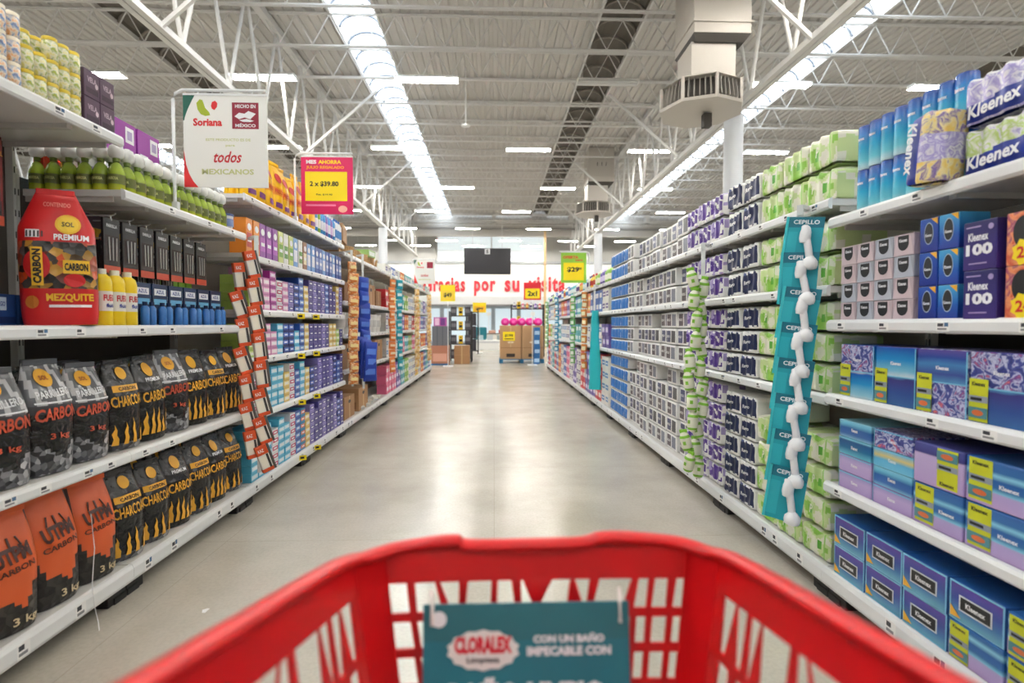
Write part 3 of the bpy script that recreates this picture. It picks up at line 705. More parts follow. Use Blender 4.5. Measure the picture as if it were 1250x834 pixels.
def bag(name, w, d, h, seed, art, decor, topw=.8, lean=.02):
    prof, fy = bag_shape(w, d, h, seed, lean, topw); b = MB(); nu, nv = 16, 26
    base = len(b.v)
    for side in (0, 1):
        o = len(b.v)
        for j in range(nv+1):
            t = j/nv; ww, dd, s_ = prof(t)
            for i in range(nu+1):
                x = -ww*math.cos(math.pi*i/nu)*.999; y = fy(x, t*h)
                if side: y = 2*s_-y; x = -x
                b.v.append((x, y, t*h))
        for j in range(nv):
            for i in range(nu):
                k = o+j*(nu+1)+i; b.f.append((k, k+1, k+nu+2, k+nu+1))
                u = (1-math.cos(math.pi*(i+.5)/nu))/2
                b.m.append(b.mi(art(u, (j+.5)/nv, side))); b.sm.append(True)
    V = b.v[base:base+nu+1]+b.v[base+(nu+1)*(nv+1):base+(nu+1)*(nv+1)+nu+1]
    b.add(V, [tuple(range(len(V)))[::-1]], BAGK)
    decor(b, fy, w, h)
    top = b
    # folded and stitched head of the bag
    ww = w/2*topw
    b.box(-ww, lean*.5-.008, h-.012, ww, lean*.5+.008, h+.012, art(.5, .99, 0), .003)
    return Proto(name, b.mesh(name), (), w, d, h)
def flames(b, fy, w, h, z0, z1, seed, mat, n=5):
    q = random.Random(seed)
    for k in range(n):
        x = (-.36+.72*k/(n-1))*w; hh = (z1-z0)*q.uniform(.55, 1); ww = w*.075; dx = q.uniform(-.01, .01)
        pts = [(-1, 0), (-.55, .3), (-.9, .55), (-.2, .8), (-.3, 1), (.35, .72), (.2, .5), (.75, .3), (.6, 0)]
        # cut into strips so the print follows the bag
        pts = [(x+px_*ww+dx*pz, z0+pz*hh) for px_, pz in pts]
        for a_, b_ in ((0, 8), (1, 7), (2, 6), (3, 5)):
            pass
        b.poly([pts[0], pts[8], pts[7], pts[1]], -.004, mat, fy); b.poly([pts[1], pts[7], pts[6], pts[2]], -.004, mat, fy)
        b.poly([pts[2], pts[6], pts[5], pts[3]], -.004, mat, fy); b.poly([pts[3], pts[5], pts[4]], -.004, mat, fy)
def art_a(u, v, s):     # smoky clear top, charcoal print at the foot
    if v < .2+.06*math.sin(u*9): return LUMP
    if v > .62: return C(96, 98, 104, .2) if (int(u*9+v*7) % 3) else SILV
    return BAGG if v > .52 else BAGK
def dec_a(b, fy, w, h):
    b.ell(-.02, h*.86, .038, .036, -.005, SUN, 18, fy); b.text('SOL', -.02, h*.86, .04, .018, -.0065, ORGD, .02, fy)
    b.text('PARRILLERO', .0, h*.72, w*.7, .03, -.005, KW, .02, fy, 4); b.text('CARBON', 0, h*.54, w*.84, .05, -.006, CARB, .03, fy, 3, shear=.1)
    b.rect(-w*.4, h*.63, w*.4, h*.645, -.005, KW, fy); b.text('3 kg', 0, h*.33, w*.4, .03, -.005, CARB, .02, fy)
def art_b(u, v, s): return GLOSSB if v > .55 else BAGK if v > .08 else LUMP
def dec_b(b, fy, w, h):
    b.rect(-w*.36, h*.66, w*.36, h*.735, -.005, YF, fy); b.text('CARBON', 0, h*.697, w*.5, .018, -.007, BAGK, .02, fy)
    b.text('CHARCOAL', 0, h*.56, w*.84, .052, -.006, YF, .02, fy, 3); flames(b, fy, w, h, h*.06, h*.42, 3, YF, 4)
    b.ell(0, h*.87, .03, .03, -.005, SUN, 16, fy)
def dec_c(b, fy, w, h):
    b.ell(-.01, h*.86, .034, .036, -.005, SUN, 18, fy); b.text('PREMIUM', 0, h*.74, w*.5, .02, -.005, KW, .02, fy)
    b.text('CARBON', 0, h*.54, w*.82, .055, -.006, YF, .02, fy, 3); flames(b, fy, w, h, h*.08, h*.44, 5, YF, 5)
def art_c(u, v, s): return GLOSSB if v > .62 else BAGK
def art_d(u, v, s):     # orange paper sack with a dark, lumpy foot
    e = .3+.07*math.sin(u*7+1)+.04*math.sin(u*17)
    return LUMPD if v < e else (ORG if .1 < u < .97 else C(60, 40, 34, .4))
def dec_d(b, fy, w, h):
    b.text('UTPM', 0, h*.66, w*.6, .06, -.006, C(70, 34, 26, .4), .05, fy, 6); b.text('CARBON', 0, h*.54, w*.66, .024, -.006, C(80, 36, 24, .4), .03, fy, 6)
    for k in (-.12, 0, .12): b.bar((k*w, fy(k*w, h*.8)-.004, h*.8), (k*w*1.5, fy(k*w*1.5, h*.72)-.004, h*.72), .006, .004, C(70, 34, 26, .4))
    b.text('3 kg', .15*w, h*.09, w*.4, .04, -.006, C(220, 200, 160, .5), .02, fy)
BAGS = {'a': (bag('charcoal_bag', .215, .15, .44, 1, art_a, dec_a, .72), 'grey charcoal bag with silver neck and sun badge'),
        'b': (bag('charcoal_bag', .205, .14, .42, 2, art_b, dec_b, .7), 'black charcoal bag with yellow banner and flames'),
        'c': (bag('charcoal_bag', .205, .14, .43, 3, art_c, dec_c, .75), 'glossy black charcoal bag with sun badge and flames'),
        'd': (bag('charcoal_bag', .22, .16, .45, 4, art_d, dec_d, .86), 'orange charcoal sack with dark lumpy foot')}
def bags(z, y0, seq, sname, pitch=.216):
    cnt = {}
    tot = {k: seq.count(k) for k in 'abcd'}
    for i, k in enumerate(seq):
        p_, ds = BAGS[k]; cnt[k] = cnt.get(k, 0)+1
        (x, y), rz = pose(-1, y0+pitch*i, .035+random.uniform(0, .02), .15)
        spawn(p_, (x, y, z+.005), rz-.16+random.uniform(-.1, .1), '%s, %s, %s such from cart' % (ds, sname, ORD[cnt[k]-1]), 'charcoal bag', None, ry=random.uniform(-.02, .02), scale=(1, 1, random.uniform(.96, 1.03)))
bags(.69, 1.80, 'daaabcacbc', 'upper shelf')
bags(.15, 1.80, 'ddddbbcbcb', 'base shelf', .215)
# more bags standing behind
for i in range(8):
    (x, y), rz = pose(-1, 1.92+.222*i, .22, .15)
    for z, nme in ((.69, 'upper bag shelf'), (.15, 'base shelf')):
        spawn(BAGS['abc'[i % 3]][0], (x, y, z+.001), rz+random.uniform(-.1, .1), 'dark charcoal bag in the back row of the %s, %s along' % (nme, ORD[i]), 'charcoal bag', 'charcoal bags in the back rows', scale=(1, 1, .97))

# big red bag standing at an angle
RED = C(206, 30, 34, .35); REDD = C(150, 16, 22, .35); YB_ = C(246, 196, 50, .4)
def art_r(u, v, s):
    if .27 < v < .6: return LUMPR
    if .6 <= v < .625: return YB_
    return RED
def dec_r(b, fy, w, h):
    b.ell(.04, h*.75, .042, .042, -.005, YB_, 20, fy); b.ell(.04, h*.75, .034, .034, -.006, C(250, 210, 60, .4), 20, fy); b.text('SOL', .04, h*.75, .04, .02, -.0075, INK, .02, fy)
    b.text('PREMIUM', .05, h*.65, w*.45, .025, -.005, KW, .03, fy)
    b.ell(-w*.25, h*.44, w*.17, h*.11, -.006, RED, 20, fy); b.rect(-w*.32, h*.29, w*-.17, h*.57, -.0075, YB_, fy); b.text('CARBON', -w*.245, h*.43, h*.25, w*.11, -.009, INK, .05, fy, 90)
    b.rect(w*.08, h*.38, w*.42, h*.48, -.006, YB_, fy); b.text('CARBON', w*.25, h*.43, w*.3, .032, -.008, INK, .04, fy)
    b.ell(w*.22, h*.33, w*.14, h*.05, -.0065, RED, 16, fy)
    b.text('MEZQUITE', w*.15, h*.2, w*.6, .036, -.005, YB_, .04, fy); b.rect(-w*.12, h*.13, w*.42, h*.15, -.005, KW, fy); b.ell(-w*.33, h*.17, .022, .026, -.005, C(200, 120, 40, .4), 14, fy)
    b.rect(-w*.38, h*.64, -w*.2, h*.7, -.005, KW, fy)
    for k in range(5): b.rect(-w*.37+k*.012, h*.645, -w*.37+k*.012+.005, h*.69, -.0065, INK, fy)
    b.text('CONTENIDO', w*.02, h*.9, w*.35, .02, -.005, C(240, 150, 140, .4), .02, fy)
rb = bag('charcoal_bag', .25, .15, .555, 8, art_r, dec_r, .5, .03)
spawn(rb, (-1.82, 2.31, 1.297), math.pi/2-1.0, 'large red charcoal bag with yellow lettering standing beside yellow bottles', 'charcoal bag', ry=-.02)
rb2 = spawn(rb, (-1.82, 1.80, 1.293), math.pi/2-.2, 'second red charcoal bag cut by the photo edge', 'charcoal bag', scale=(.8, .8, .45))

# yellow and blue aerosol bottles
YEL_ = C(248, 214, 30, .3)
yb = bottle('lighter_fluid_bottle', [(.036, 0), (.04, .005), (.04, .2), (.034, .225), (.016, .24)], YEL_, [(.019, .238), (.019, .262)], C(240, 236, 220, .4), (.07, .16, C(236, 232, 224, .4), ('FUEGO', .13, .03, .06, C(200, 40, 50, .4)), ('fluido', .095, .018, .045, KBLUE)), 18)
for k in range(3): spawn(yb, (-1.79, 2.50+.085*k, 1.291), math.pi/2, 'yellow fluid bottle with white label, %s from the red bag' % ORD[k], 'bottle', 'yellow fluid bottles', )
for k in range(3): spawn(yb, (-1.88, 2.50+.085*k, 1.291), math.pi/2, 'yellow fluid bottle standing behind another, %s from the red bag' % ORD[k], 'bottle', 'yellow fluid bottles')
CARDB = C(20, 44, 84, .4); SBLUE = C(40, 110, 180, .3)
b = MB(); b.box(-.065, .02, 0, .065, .028, .225, CARDB); b.rect(-.05, .165, .05, .2, .0195, KW); b.text('AZUL', 0, .183, .07, .02, .0185, KBLUE); b.rect(-.055, .115, .055, .145, .0195, C(100, 170, 210, .4))
cardme = b.mesh('blue_bottle_pack')
b = MB()
for s in (-1, 1): b.lathe([(.018, 0), (.02, .005), (.02, .09), (.01, .105)], C(60, 120, 190, .3), 12, (s*.028, -.008, .001)); b.lathe([(.012, .105), (.012, .125)], C(20, 40, 80, .3), 10, (s*.028, -.008, 0))
bp_ = Proto('blue_bottle_pack', cardme, [('bottle_pair', b.mesh('bottle_pair'))], .13, .06, .225)
for k in range(6): spawn(bp_, (-1.80, 2.83+.145*k, 1.291), math.pi/2, 'blue carded pair of small bottles, %s from the yellow bottles' % ORD[k], 'bottle pack', 'blue carded bottle pairs')
# black tongs sets hanging from the shelf above
b = MB(); b.box(-.055, .0, 0, .055, .012, .26, C(30, 28, 30, .3), .002); b.rect(-.045, .2, .045, .245, -.0006, C(20, 20, 22, .3)); b.text('PARRILLA', 0, .225, .07, .016, -.0012, KW)
b.rect(-.045, .05, .045, .18, -.0006, C(76, 66, 66, .2)); b.rect(-.055, .0, .055, .035, -.0008, C(190, 70, 40, .4)); 
for k in (-1, 0, 1): b.bar((k*.022, -.004, .06), (k*.026, -.004, .17), .008, .004, C(170, 168, 166, .3, .6))
tong = Proto('hanging_tool_card', b.mesh('hanging_tool_card'), [], .11, .012, .26)
PEG = MB(); PEG.tube([(0, .18, .275), (0, -.01, .275), (0, -.02, .285)], .003, STEEL, 6); PEG.bar((0, .0, .25), (0, .005, .275), .006, .004, STEEL); pegme = PEG.mesh('peg_hook')
tong.parts = [('peg_hook', pegme)]
for k in range(7): spawn(tong, (-1.83, 2.63+.13*k, 1.545), math.pi/2, 'black carded grill tool above blue bottles, %s from the green bottle corner' % ORD[k], 'grill tool', 'black carded grill tools')
for k in range(6): spawn(tong, (-2.0, 2.70+.13*k, 1.47), math.pi/2, 'black carded grill tool in the rear row, %s from the green bottle corner' % ORD[k], 'grill tool', 'black carded grill tools, rear row')
# red and black tools at the frame edge
b = MB(); b.box(-.03, 0, 0, .03, .012, .36, C(120, 28, 30, .4), .002); b.rect(-.02, .02, .02, .1, -.0007, C(30, 20, 22, .4)); b.bar((0, -.006, .06), (0, -.006, .33), .012, .008, C(60, 22, 24, .3)); b.rect(-.03, 0, .03, .04, -.001, C(220, 80, 40, .4))
b.text('GRILL', 0, .29, .045, .02, -.0075, C(240, 170, 60, .4))
redt = Proto('grill_fork_pack', b.mesh('grill_fork_pack'), [('peg_hook', None)], .06, .012, .36)
P2 = MB(); P2.tube([(0, .18, .37), (0, -.01, .37), (0, -.02, .38)], .003, STEEL, 6); P2.bar((0, .0, .35), (0, .005, .37), .006, .004, STEEL); redt.parts = [('peg_hook', P2.mesh('peg_hook'))]
for k in range(5): spawn(redt, (-2.0, 1.93+.075*k+.03*(k % 2), 1.70-.02*(k % 2)), math.pi/2, 'dark red grill fork pack hanging under top shelf, %s from the cart' % ORD[k], 'grill tool', 'dark red grill fork packs')
for k in range(4): spawn(redt, (-2.04, 1.95+.09*k, 1.5), math.pi/2, 'dark red grill fork pack in the lower hanging row, %s from the cart' % ORD[k], 'grill tool', 'dark red grill fork packs, lower row', scale=(1, 1, .5))
bb_ = carton('firelighter_box', .11, .1, .13, C(30, 70, 130, .4), [('r', .1, .5, .6, .9, C(200, 220, 236, .4)), ('t', 'FUEGO', .35, .7, .4, .15, KBLUE), ('r', .05, .1, .95, .3, C(16, 40, 90, .4))])
for k in range(4): spawn(bb_, (-2.0, 1.95+.12*k, 1.291), math.pi/2, 'blue firelighter box behind the red bags, %s from the cart' % ORD[k], 'firelighter box', 'blue firelighter boxes')
# jars on the deep top shelf
JARO = speck('orange_jar_print', 50, [(.3, (240, 160, 60)), (.5, (250, 236, 220)), (.65, (90, 140, 200)), (.8, (250, 180, 70))], .25, dist=.8)
JARY = speck('yellow_jar_print', 50, [(.3, (236, 226, 110)), (.5, (246, 244, 226)), (.65, (160, 180, 70)), (.8, (246, 230, 120))], .25, dist=.8)
jar = lambda mt, capm: bottle('jar', [(.02, 0), (.027, .004), (.027, .068), (.024, .076)], mt, [(.0262, .075), (.0262, .088), (.024, .09)], capm, None, 12)
JO = (jar(JARO, C(250, 240, 220, .3)), 'orange and white jar'); JY_ = (jar(JARY, C(226, 200, 60, .3)), 'yellow and white jar')
grid(None, -1, 1.62, 13, .0575, 2.17, 3, .0905, '', 'deep top shelf', 'the cart', 'jar', 'small jars on the deep top shelf', .015, .001, pick=lambda i, j: (JO if i < 8 else JY_) if not (j == 2 and i in (8, 9)) else (None, ''))
grid(None, -1, 1.62, 13, .0575, 2.17, 3, .0905, '', 'deep shelf second row', 'the cart', 'jar', 'second-row jars on the deep top shelf', .075, .001, pick=lambda i, j: (JO if i < 8 else JY_))
pj = carton('dark_purple_box', .09, .2, .118, C(92, 70, 92, .35), [('t', 'VELA', .5, .65, .6, .2, C(200, 180, 196, .4)), ('r', .1, .15, .9, .35, C(60, 44, 62, .4)), ('e', .78, .5, .1, .1, C(220, 200, 210, .4))], [('r', .1, .3, .9, .7, C(70, 50, 70, .4)), ('t', 'VELA', .5, .5, .4, .2, C(200, 170, 180, .4))])
for k in range(2):
    for j in (0, 1): spawn(pj, (-1.86, 2.43+.093*k, 2.171+.119*j), math.pi/2, 'dark purple box at top shelf end, %s, %s' % (('lower', 'upper')[j], ('beside the jars', 'at the very end')[k]), 'box', 'dark purple boxes at the shelf end')
# green bottles with white triggers on top
GLIQ = grad('green_liquid', 0, .16, [(0, (206, 212, 60)), (.3, (130, 156, 40)), (.6, (160, 186, 60)), (1, (150, 176, 70))], .15)
gb = bottle('green_bottle', [(.031, 0), (.035, .006), (.035, .085), (.024, .12), (.012, .135)], GLIQ, [(.014, .138), (.016, .165), (.011, .17)], C(120, 140, 60, .3), (.03, .075, C(104, 112, 50, .4), ('POMAROSA', .055, .014, .05, C(226, 230, 150, .4))), 12)
b = MB(); b.lathe([(.02, .155), (.031, .165), (.033, .19), (.026, .212), (.01, .222)], WHITE, 12); gb.parts.append(('white_top', b.mesh('white_top')))
for i in range(6): spawn(gb, (-1.79-.0725*i, 2.615, 1.931), 0, 'green bottle on the shelf end facing the cart, %s from the aisle' % ORD[i], 'bottle', 'green bottles along the shelf end')
for i in range(5): spawn(gb, (-1.79-.0725*i, 2.689, 1.931), 0, 'green bottle in the second row back, %s from the aisle' % ORD[i], 'bottle', 'green bottles in the second row')
for i in range(12):
    spawn(gb, (-1.79, 2.765+.074*i, 1.931), 0, 'green bottle along the aisle edge, %s from the corner bottle' % ORD[i], 'bottle', 'green bottles along the aisle edge')
    spawn(gb, (-1.864, 2.765+.074*i, 1.931), 0, 'green bottle behind the aisle edge row, %s from the corner bottle' % ORD[i], 'bottle', 'green bottles behind the edge row')
WB = bottle('white_bottle', [(.045, 0), (.05, .01), (.05, .17), (.03, .21)], C(242, 242, 244, .35), [(.02, .21), (.02, .235)], C(232, 232, 240, .4), (.05, .13, C(200, 190, 220, .4)), 12)
for i in range(5): spawn(WB, (-1.96, 2.70+.13*i, 1.931), 0, 'white bottle behind the green bottles, %s from the corner' % ORD[i], 'bottle', 'white bottles behind the green ones')
pc = carton('purple_display_carton', .2, .12, .25, C(150, 50, 160, .4), [('r', .1, .1, .45, .45, KW), ('r', .55, .55, .9, .9, KW), ('r', .18, .18, .37, .37, LILAC), ('r', .62, .62, .82, .82, LILAC)], [('r', .1, .1, .45, .45, KW), ('r', .55, .55, .9, .9, KW)])
for i in range(4):
    for j in range(2 if i < 3 else 1):
        spawn(pc, (-2.12, 2.86+.215*i, 1.931+.251*j), math.pi/2, 'purple display carton with white squares, %s tier, %s from the corner' % (('lower', 'upper')[j], ORD[i]), 'carton', 'purple display cartons')
for k, (c_, nm, y, z) in enumerate((((240, 220, 90), 'yellow balloon-print', 2.77, .0), ((60, 180, 210), 'turquoise', 2.72, .0), ((230, 80, 50), 'orange-red', 2.665, .0))):
    q = carton('flag_carton', .1, .05, .4-.06*k, C(*c_, .4), [('e', .5, .8, .3, .1, C(*[min(255, v+30) for v in c_], .4))]); spawn(q, (-2.15-.03*(k == 1), y, 1.931), math.pi/2, nm+' upright carton behind the green bottles', 'carton')
# small shelves at the back: yellow-black labels, green packs, dark packs
yk = carton('mosquito_coil_box', .075, .1, .1, C(236, 190, 50, .4), [('e', .5, .5, .3, .34, INK), ('e', .5, .5, .14, .16, C(240, 80, 40, .4)), ('r', 0, 0, 1, .12, C(40, 110, 50, .4))])
grid(yk, -1, 2.78, 12, .08, 1.70, 1, .1, 'small yellow box with black disc', 'rear top ledge', 'the tool cards', 'box', 'yellow boxes on the rear ledge', .34, .001)
gk = carton('green_pack', .075, .12, .15, C(126, 178, 44, .35), [('r', .1, .75, .9, .95, C(40, 60, 130, .4)), ('r', .15, .2, .85, .5, C(150, 200, 70, .4))])
grid(gk, -1, 3.1, 8, .08, 1.50, 1, .15, 'green upright pack', 'rear middle ledge', 'the tool cards', 'pack', 'green packs on the rear ledge', .34, .001)
nk = carton('dark_blue_box', .11, .12, .13, C(24, 38, 80, .4), [('r', .1, .5, .5, .85, C(60, 90, 160, .4))])
grid(nk, -1, 3.0, 6, .115, 1.29, 1, .13, 'dark blue box in the shelf corner', 'lowest ledge', 'the blue bottle cards', 'box', 'dark blue boxes in the corner', .3, .001)

# ---- stacked packs of the next two units
def pads(c1, c2, h=.062, w=.115, name='flat_pack'):
    return carton(name, w, .2, h, C(*c1, .35), [('r', .06, .25, .94, .75, C(*c2, .4)), ('r', .25, .4, .75, .6, KW), ('r', 0, .93, 1, 1, C(*[max(0, v-30) for v in c1], .4))], ch=.002)
PK = {'violet': pads((92, 84, 160), (60, 60, 130)), 'blue': pads((50, 90, 180), (140, 180, 230)), 'cyan': pads((90, 190, 226), (220, 240, 250)), 'pink': pads((222, 150, 200), (250, 230, 240)),
      'green': pads((186, 216, 110), (236, 244, 200)), 'magenta': pads((180, 60, 160), (240, 200, 230)), 'navy': pads((24, 40, 120), (80, 120, 210)), 'white': pads((236, 236, 240), (200, 60, 110)),
      'lavender': pads((150, 140, 206), (90, 80, 160)), 'yellow': pads((230, 200, 110), (250, 240, 200)), 'teal': pads((40, 140, 190), (240, 120, 60))}
def plan(seq, seed):
    def f(i, j): k = seq[i % len(seq)]; return (PK[k], '%s flat pack' % k)
    return f
S1 = ['green', 'pink', 'pink', 'magenta', 'white', 'pink', 'lavender', 'navy', 'blue', 'yellow', 'violet', 'lavender', 'violet', 'lavender', 'blue', 'violet', 'violet', 'yellow', 'lavender']
S2 = ['green', 'green', 'pink', 'pink', 'cyan', 'navy', 'navy', 'cyan', 'blue', 'yellow', 'violet', 'violet', 'violet', 'lavender', 'violet', 'yellow', 'yellow', 'green', 'violet']
S3 = ['white', 'white', 'cyan', 'cyan', 'cyan', 'yellow', 'white', 'blue', 'cyan', 'yellow', 'navy', 'violet', 'lavender', 'violet', 'violet', 'lavender', 'navy', 'blue', 'violet']
S4 = ['cyan', 'cyan', 'cyan', 'white', 'cyan', 'cyan', 'white', 'blue', 'teal', 'yellow', 'lavender', 'violet', 'violet', 'lavender', 'violet', 'violet', 'lavender', 'navy', 'violet']
for sname, z, nl, seq, sd in (('base shelf', .15, 6, S4, 1), ('second shelf up', .645, 5, S3, 2), ('third shelf up', 1.055, 4, S2, 3), ('fourth shelf up', 1.405, 5, S1, 4)):
    heights = [nl-(1 if random.Random(sd*40+i).random() < .3 else 0) for i in range(19)]
    grid(None, -1, 3.87, 19, .124, z, nl, .0632, '', sname, 'the orange tool strip', 'pack', 'flat packs stacked on the charcoal side', .02, .003, plan(seq, sd), top_short=heights, ry=.02)
def tallpack(c1, c2, w=.1, h=.26): return carton('tall_packet', w, .12, h, C(*c1, .35), [('r', .1, .2, .9, .6, C(*c2, .4)), ('e', .5, .76, .3, .1, KW), ('r', .2, .35, .8, .45, KW)], ch=.003)
TP = {'purple': tallpack((140, 60, 160), (180, 90, 190)), 'yellow-green': tallpack((200, 210, 120), (120, 170, 60)), 'white': tallpack((236, 236, 232), (90, 150, 60)), 'brown': tallpack((140, 90, 60), (240, 230, 200)),
      'blue': tallpack((40, 80, 170), (150, 170, 220)), 'light blue': tallpack((110, 160, 220), (240, 240, 250)), 'orange': tallpack((230, 140, 50), (200, 60, 50)), 'yellow': tallpack((246, 190, 30), (220, 70, 40)), 'turquoise': tallpack((70, 190, 210), (240, 250, 250))}
q5 = ['orange', 'orange', 'purple', 'purple', 'purple', 'yellow-green', 'white', 'yellow-green', 'light blue', 'white', 'brown', 'light blue', 'light blue', 'blue', 'blue', 'light blue', 'blue', 'blue', 'light blue', 'blue', 'blue']
grid(None, -1, 3.85, 21, .112, 1.80, 1, .26, '', 'shelf under the yellow bags', 'the orange tool strip', 'packet', 'tall packets under the yellow bags', .02, .003, lambda i, j: (TP[q5[i]], q5[i]+' tall packet'))
def art_y(u, v, s): return C(250, 196, 20, .35) if not (.34 < v < .5) else C(236, 150, 30, .4)
def dec_y(b, fy, w, h):
    b.ell(0, h*.7, w*.3, h*.1, -.004, C(206, 40, 36, .4), 16, fy); b.text('FRESCO', 0, h*.42, w*.7, .035, -.004, C(200, 40, 40, .4), .03, fy); b.rect(-w*.3, h*.1, w*.3, h*.2, -.004, C(120, 60, 130, .4), fy)
yb_ = bag('detergent_bag', .16, .1, .42, 12, art_y, dec_y, .85)
for i in range(9): spawn(yb_, (XL-.08, 3.99+.163*i, 2.215), math.pi/2+random.uniform(-.2, .2), 'yellow and orange detergent bag on top shelf, %s from white sign' % ORD[i], 'bag', 'yellow detergent bags', ry=random.uniform(-.05, .05), scale=(1, 1, random.uniform(.85, 1.05)))
for i in range(8): spawn(yb_, (XL-.2, 4.05+.163*i, 2.215), math.pi/2+random.uniform(-.2, .2), 'yellow detergent bag in the back row of the top shelf, %s along' % ORD[i], 'bag', 'yellow detergent bags, back row')
BT = [bottle('cleaner_bottle', [(.035, 0), (.04, .01), (.04, .2), (.02, .24)], C(*a, .3), [(.018, .24), (.018, .27)], C(*c_, .4), (.06, .15, C(*l_, .4)), 12) for a, c_, l_ in (((60, 150, 214), (250, 250, 250), (240, 240, 250)), ((150, 200, 60), (40, 100, 50), (250, 250, 240)), ((120, 100, 180), (240, 240, 240), (230, 200, 240)), ((240, 240, 244), (50, 110, 190), (70, 140, 210)))]
BN = ['blue', 'green', 'purple', 'white']
for i in range(11): k = [0, 1, 0, 0, 2, 0, 2, 0, 3, 3, 3][i]; spawn(BT[k], (XL-.07, 5.42+.083*i, 2.211), math.pi/2, '%s cleaner bottle on top shelf, %s beyond the yellow bags' % (BN[k], ORD[i]), 'bottle', 'cleaner bottles on the top shelf')
# white and blue tubs, pushed on top of the unit behind the sign
tb = bottle('tub', [(.04, 0), (.05, .1)], C(236, 236, 240, .3), [(.052, .1), (.052, .115)], C(90, 110, 170, .3), (.03, .08, C(120, 140, 190, .4)), 14)
for i in range(3):
    spawn(tb, (XL-.09-.13*i, 3.70, 1.931), 0, 'white and blue tub at the end of the green bottles, %s from the aisle' % ORD[i], 'tub', 'white and blue tubs')

# ---- cardboard boxes, tubs and brushes in the units behind the blue strip
KRAFT = C(176, 134, 94, .7); KRAFT2 = C(150, 108, 74, .7); TAPE = C(206, 176, 130, .5)
def kbox(w, d, h, hole=True, m_=KRAFT): return carton('cardboard_box', w, d, h, m_, [('r', .46, 0, .54, 1, TAPE)]+([('e', .5, .75, .12, .08, DARK)] if hole else []), [('r', .1, .1, .9, .4, KRAFT2)], ch=.004)
KB = [kbox(.5, .34, .3), kbox(.36, .3, .24, False, KRAFT2), kbox(.46, .3, .27)]
k = 0
for z, ys in ((.76, (6.55, 7.1, 7.75, 8.3)), (1.57, (6.6, 7.15, 7.8, 8.3)), (.15, (6.6, 7.3))):
    for y in ys:
        p_ = KB[k % 3]; (x, yy), rz = pose(-1, y, .05, p_.d); k += 1
        spawn(p_, (x, yy, z+.001), rz, 'brown cardboard box, %s, %s of the row' % ({.76: 'shelf above the base', 1.57: 'shelf under the brush heap', .15: 'base shelf behind blue bags'}[z], ORD[ys.index(y)]), 'cardboard box', 'cardboard boxes behind the blue strip')
wt = bottle('white_bucket', [(.11, 0), (.13, .24)], C(232, 230, 224, .35), [(.135, .24), (.135, .262)], C(240, 240, 238, .3), (.08, .18, C(206, 204, 200, .4)), 18)
for i in range(8): spawn(wt, (XL-.17, 6.4+.285*i, 1.181), 0, 'white bucket on the shelf between cardboard boxes, %s in line' % ORD[i], 'bucket', 'white buckets')
STRAW = speck('natural_bristle', 60, [(.3, (150, 110, 70)), (.6, (206, 170, 120))], .8)
b = MB(); b.box(-.09, -.05, 0, .09, .05, .03, C(190, 150, 100, .6), .006); 
for i in range(7):
    for j in range(3): b.bar((-.075+.025*i, -.035+.035*j, .03), (-.09+.03*i, -.05+.05*j, .13), .02, .02, STRAW)
brush = Proto('broom_head', b.mesh('broom_head'), [], .2, .1, .13)
for i in range(12): spawn(brush, (XL-.12-.12*(i % 2), 6.35+.19*i, 2.141), math.pi/2+random.uniform(-.5, .5), 'natural bristle broom head heaped on top shelf, %s in line' % ORD[i], 'broom head', 'broom heads on the top shelf')
kt = kbox(.4, .3, .2, False); spawn(kt, (XL-.2, 6.45, 2.275), math.pi/2+.15, 'open cardboard tray resting on the broom heads', 'cardboard box')
gbx = carton('green_box', .3, .2, .1, C(150, 190, 110, .4), [('r', .1, .2, .9, .8, C(240, 250, 240, .4))]); spawn(gbx, (XL-.15, 7.9, 2.275), math.pi/2-.1, 'green and white box lying on the broom heads', 'box')
straww = carton('folded_cloth', .16, .12, .05, C(220, 216, 208, .8), [('r', .1, .4, .9, .5, C(70, 110, 170, .6))], ch=.012)
for i in range(5): spawn(straww, (XL-.1, 7.2+.28*i, .151), math.pi/2+random.uniform(-.5, .5), 'folded pale cloth on the base shelf behind the blue bags, %s in line' % ORD[i], 'cloth', 'folded cloths')
# ---- small goods far along the charcoal side
MP2 = [mini('box', .19, .16, .15, C(*a, .4), C(*c_, .4)) for a, c_ in PAL]
SH4 = (('base shelf', .15, 3), ('second shelf up', .76, 2), ('third shelf up', 1.18, 2), ('fourth shelf up', 1.57, 2), ('top shelf', 2.14, 1))
for q, (sname, z, nl) in enumerate(SH4):
    grid(None, -1, 8.75, 26, .23, z, nl, .155, '', sname, 'the white buckets', 'box', 'small boxes far down the charcoal side', .03, .005, farpick(q+30, MP2, 'box'), ry=.03)

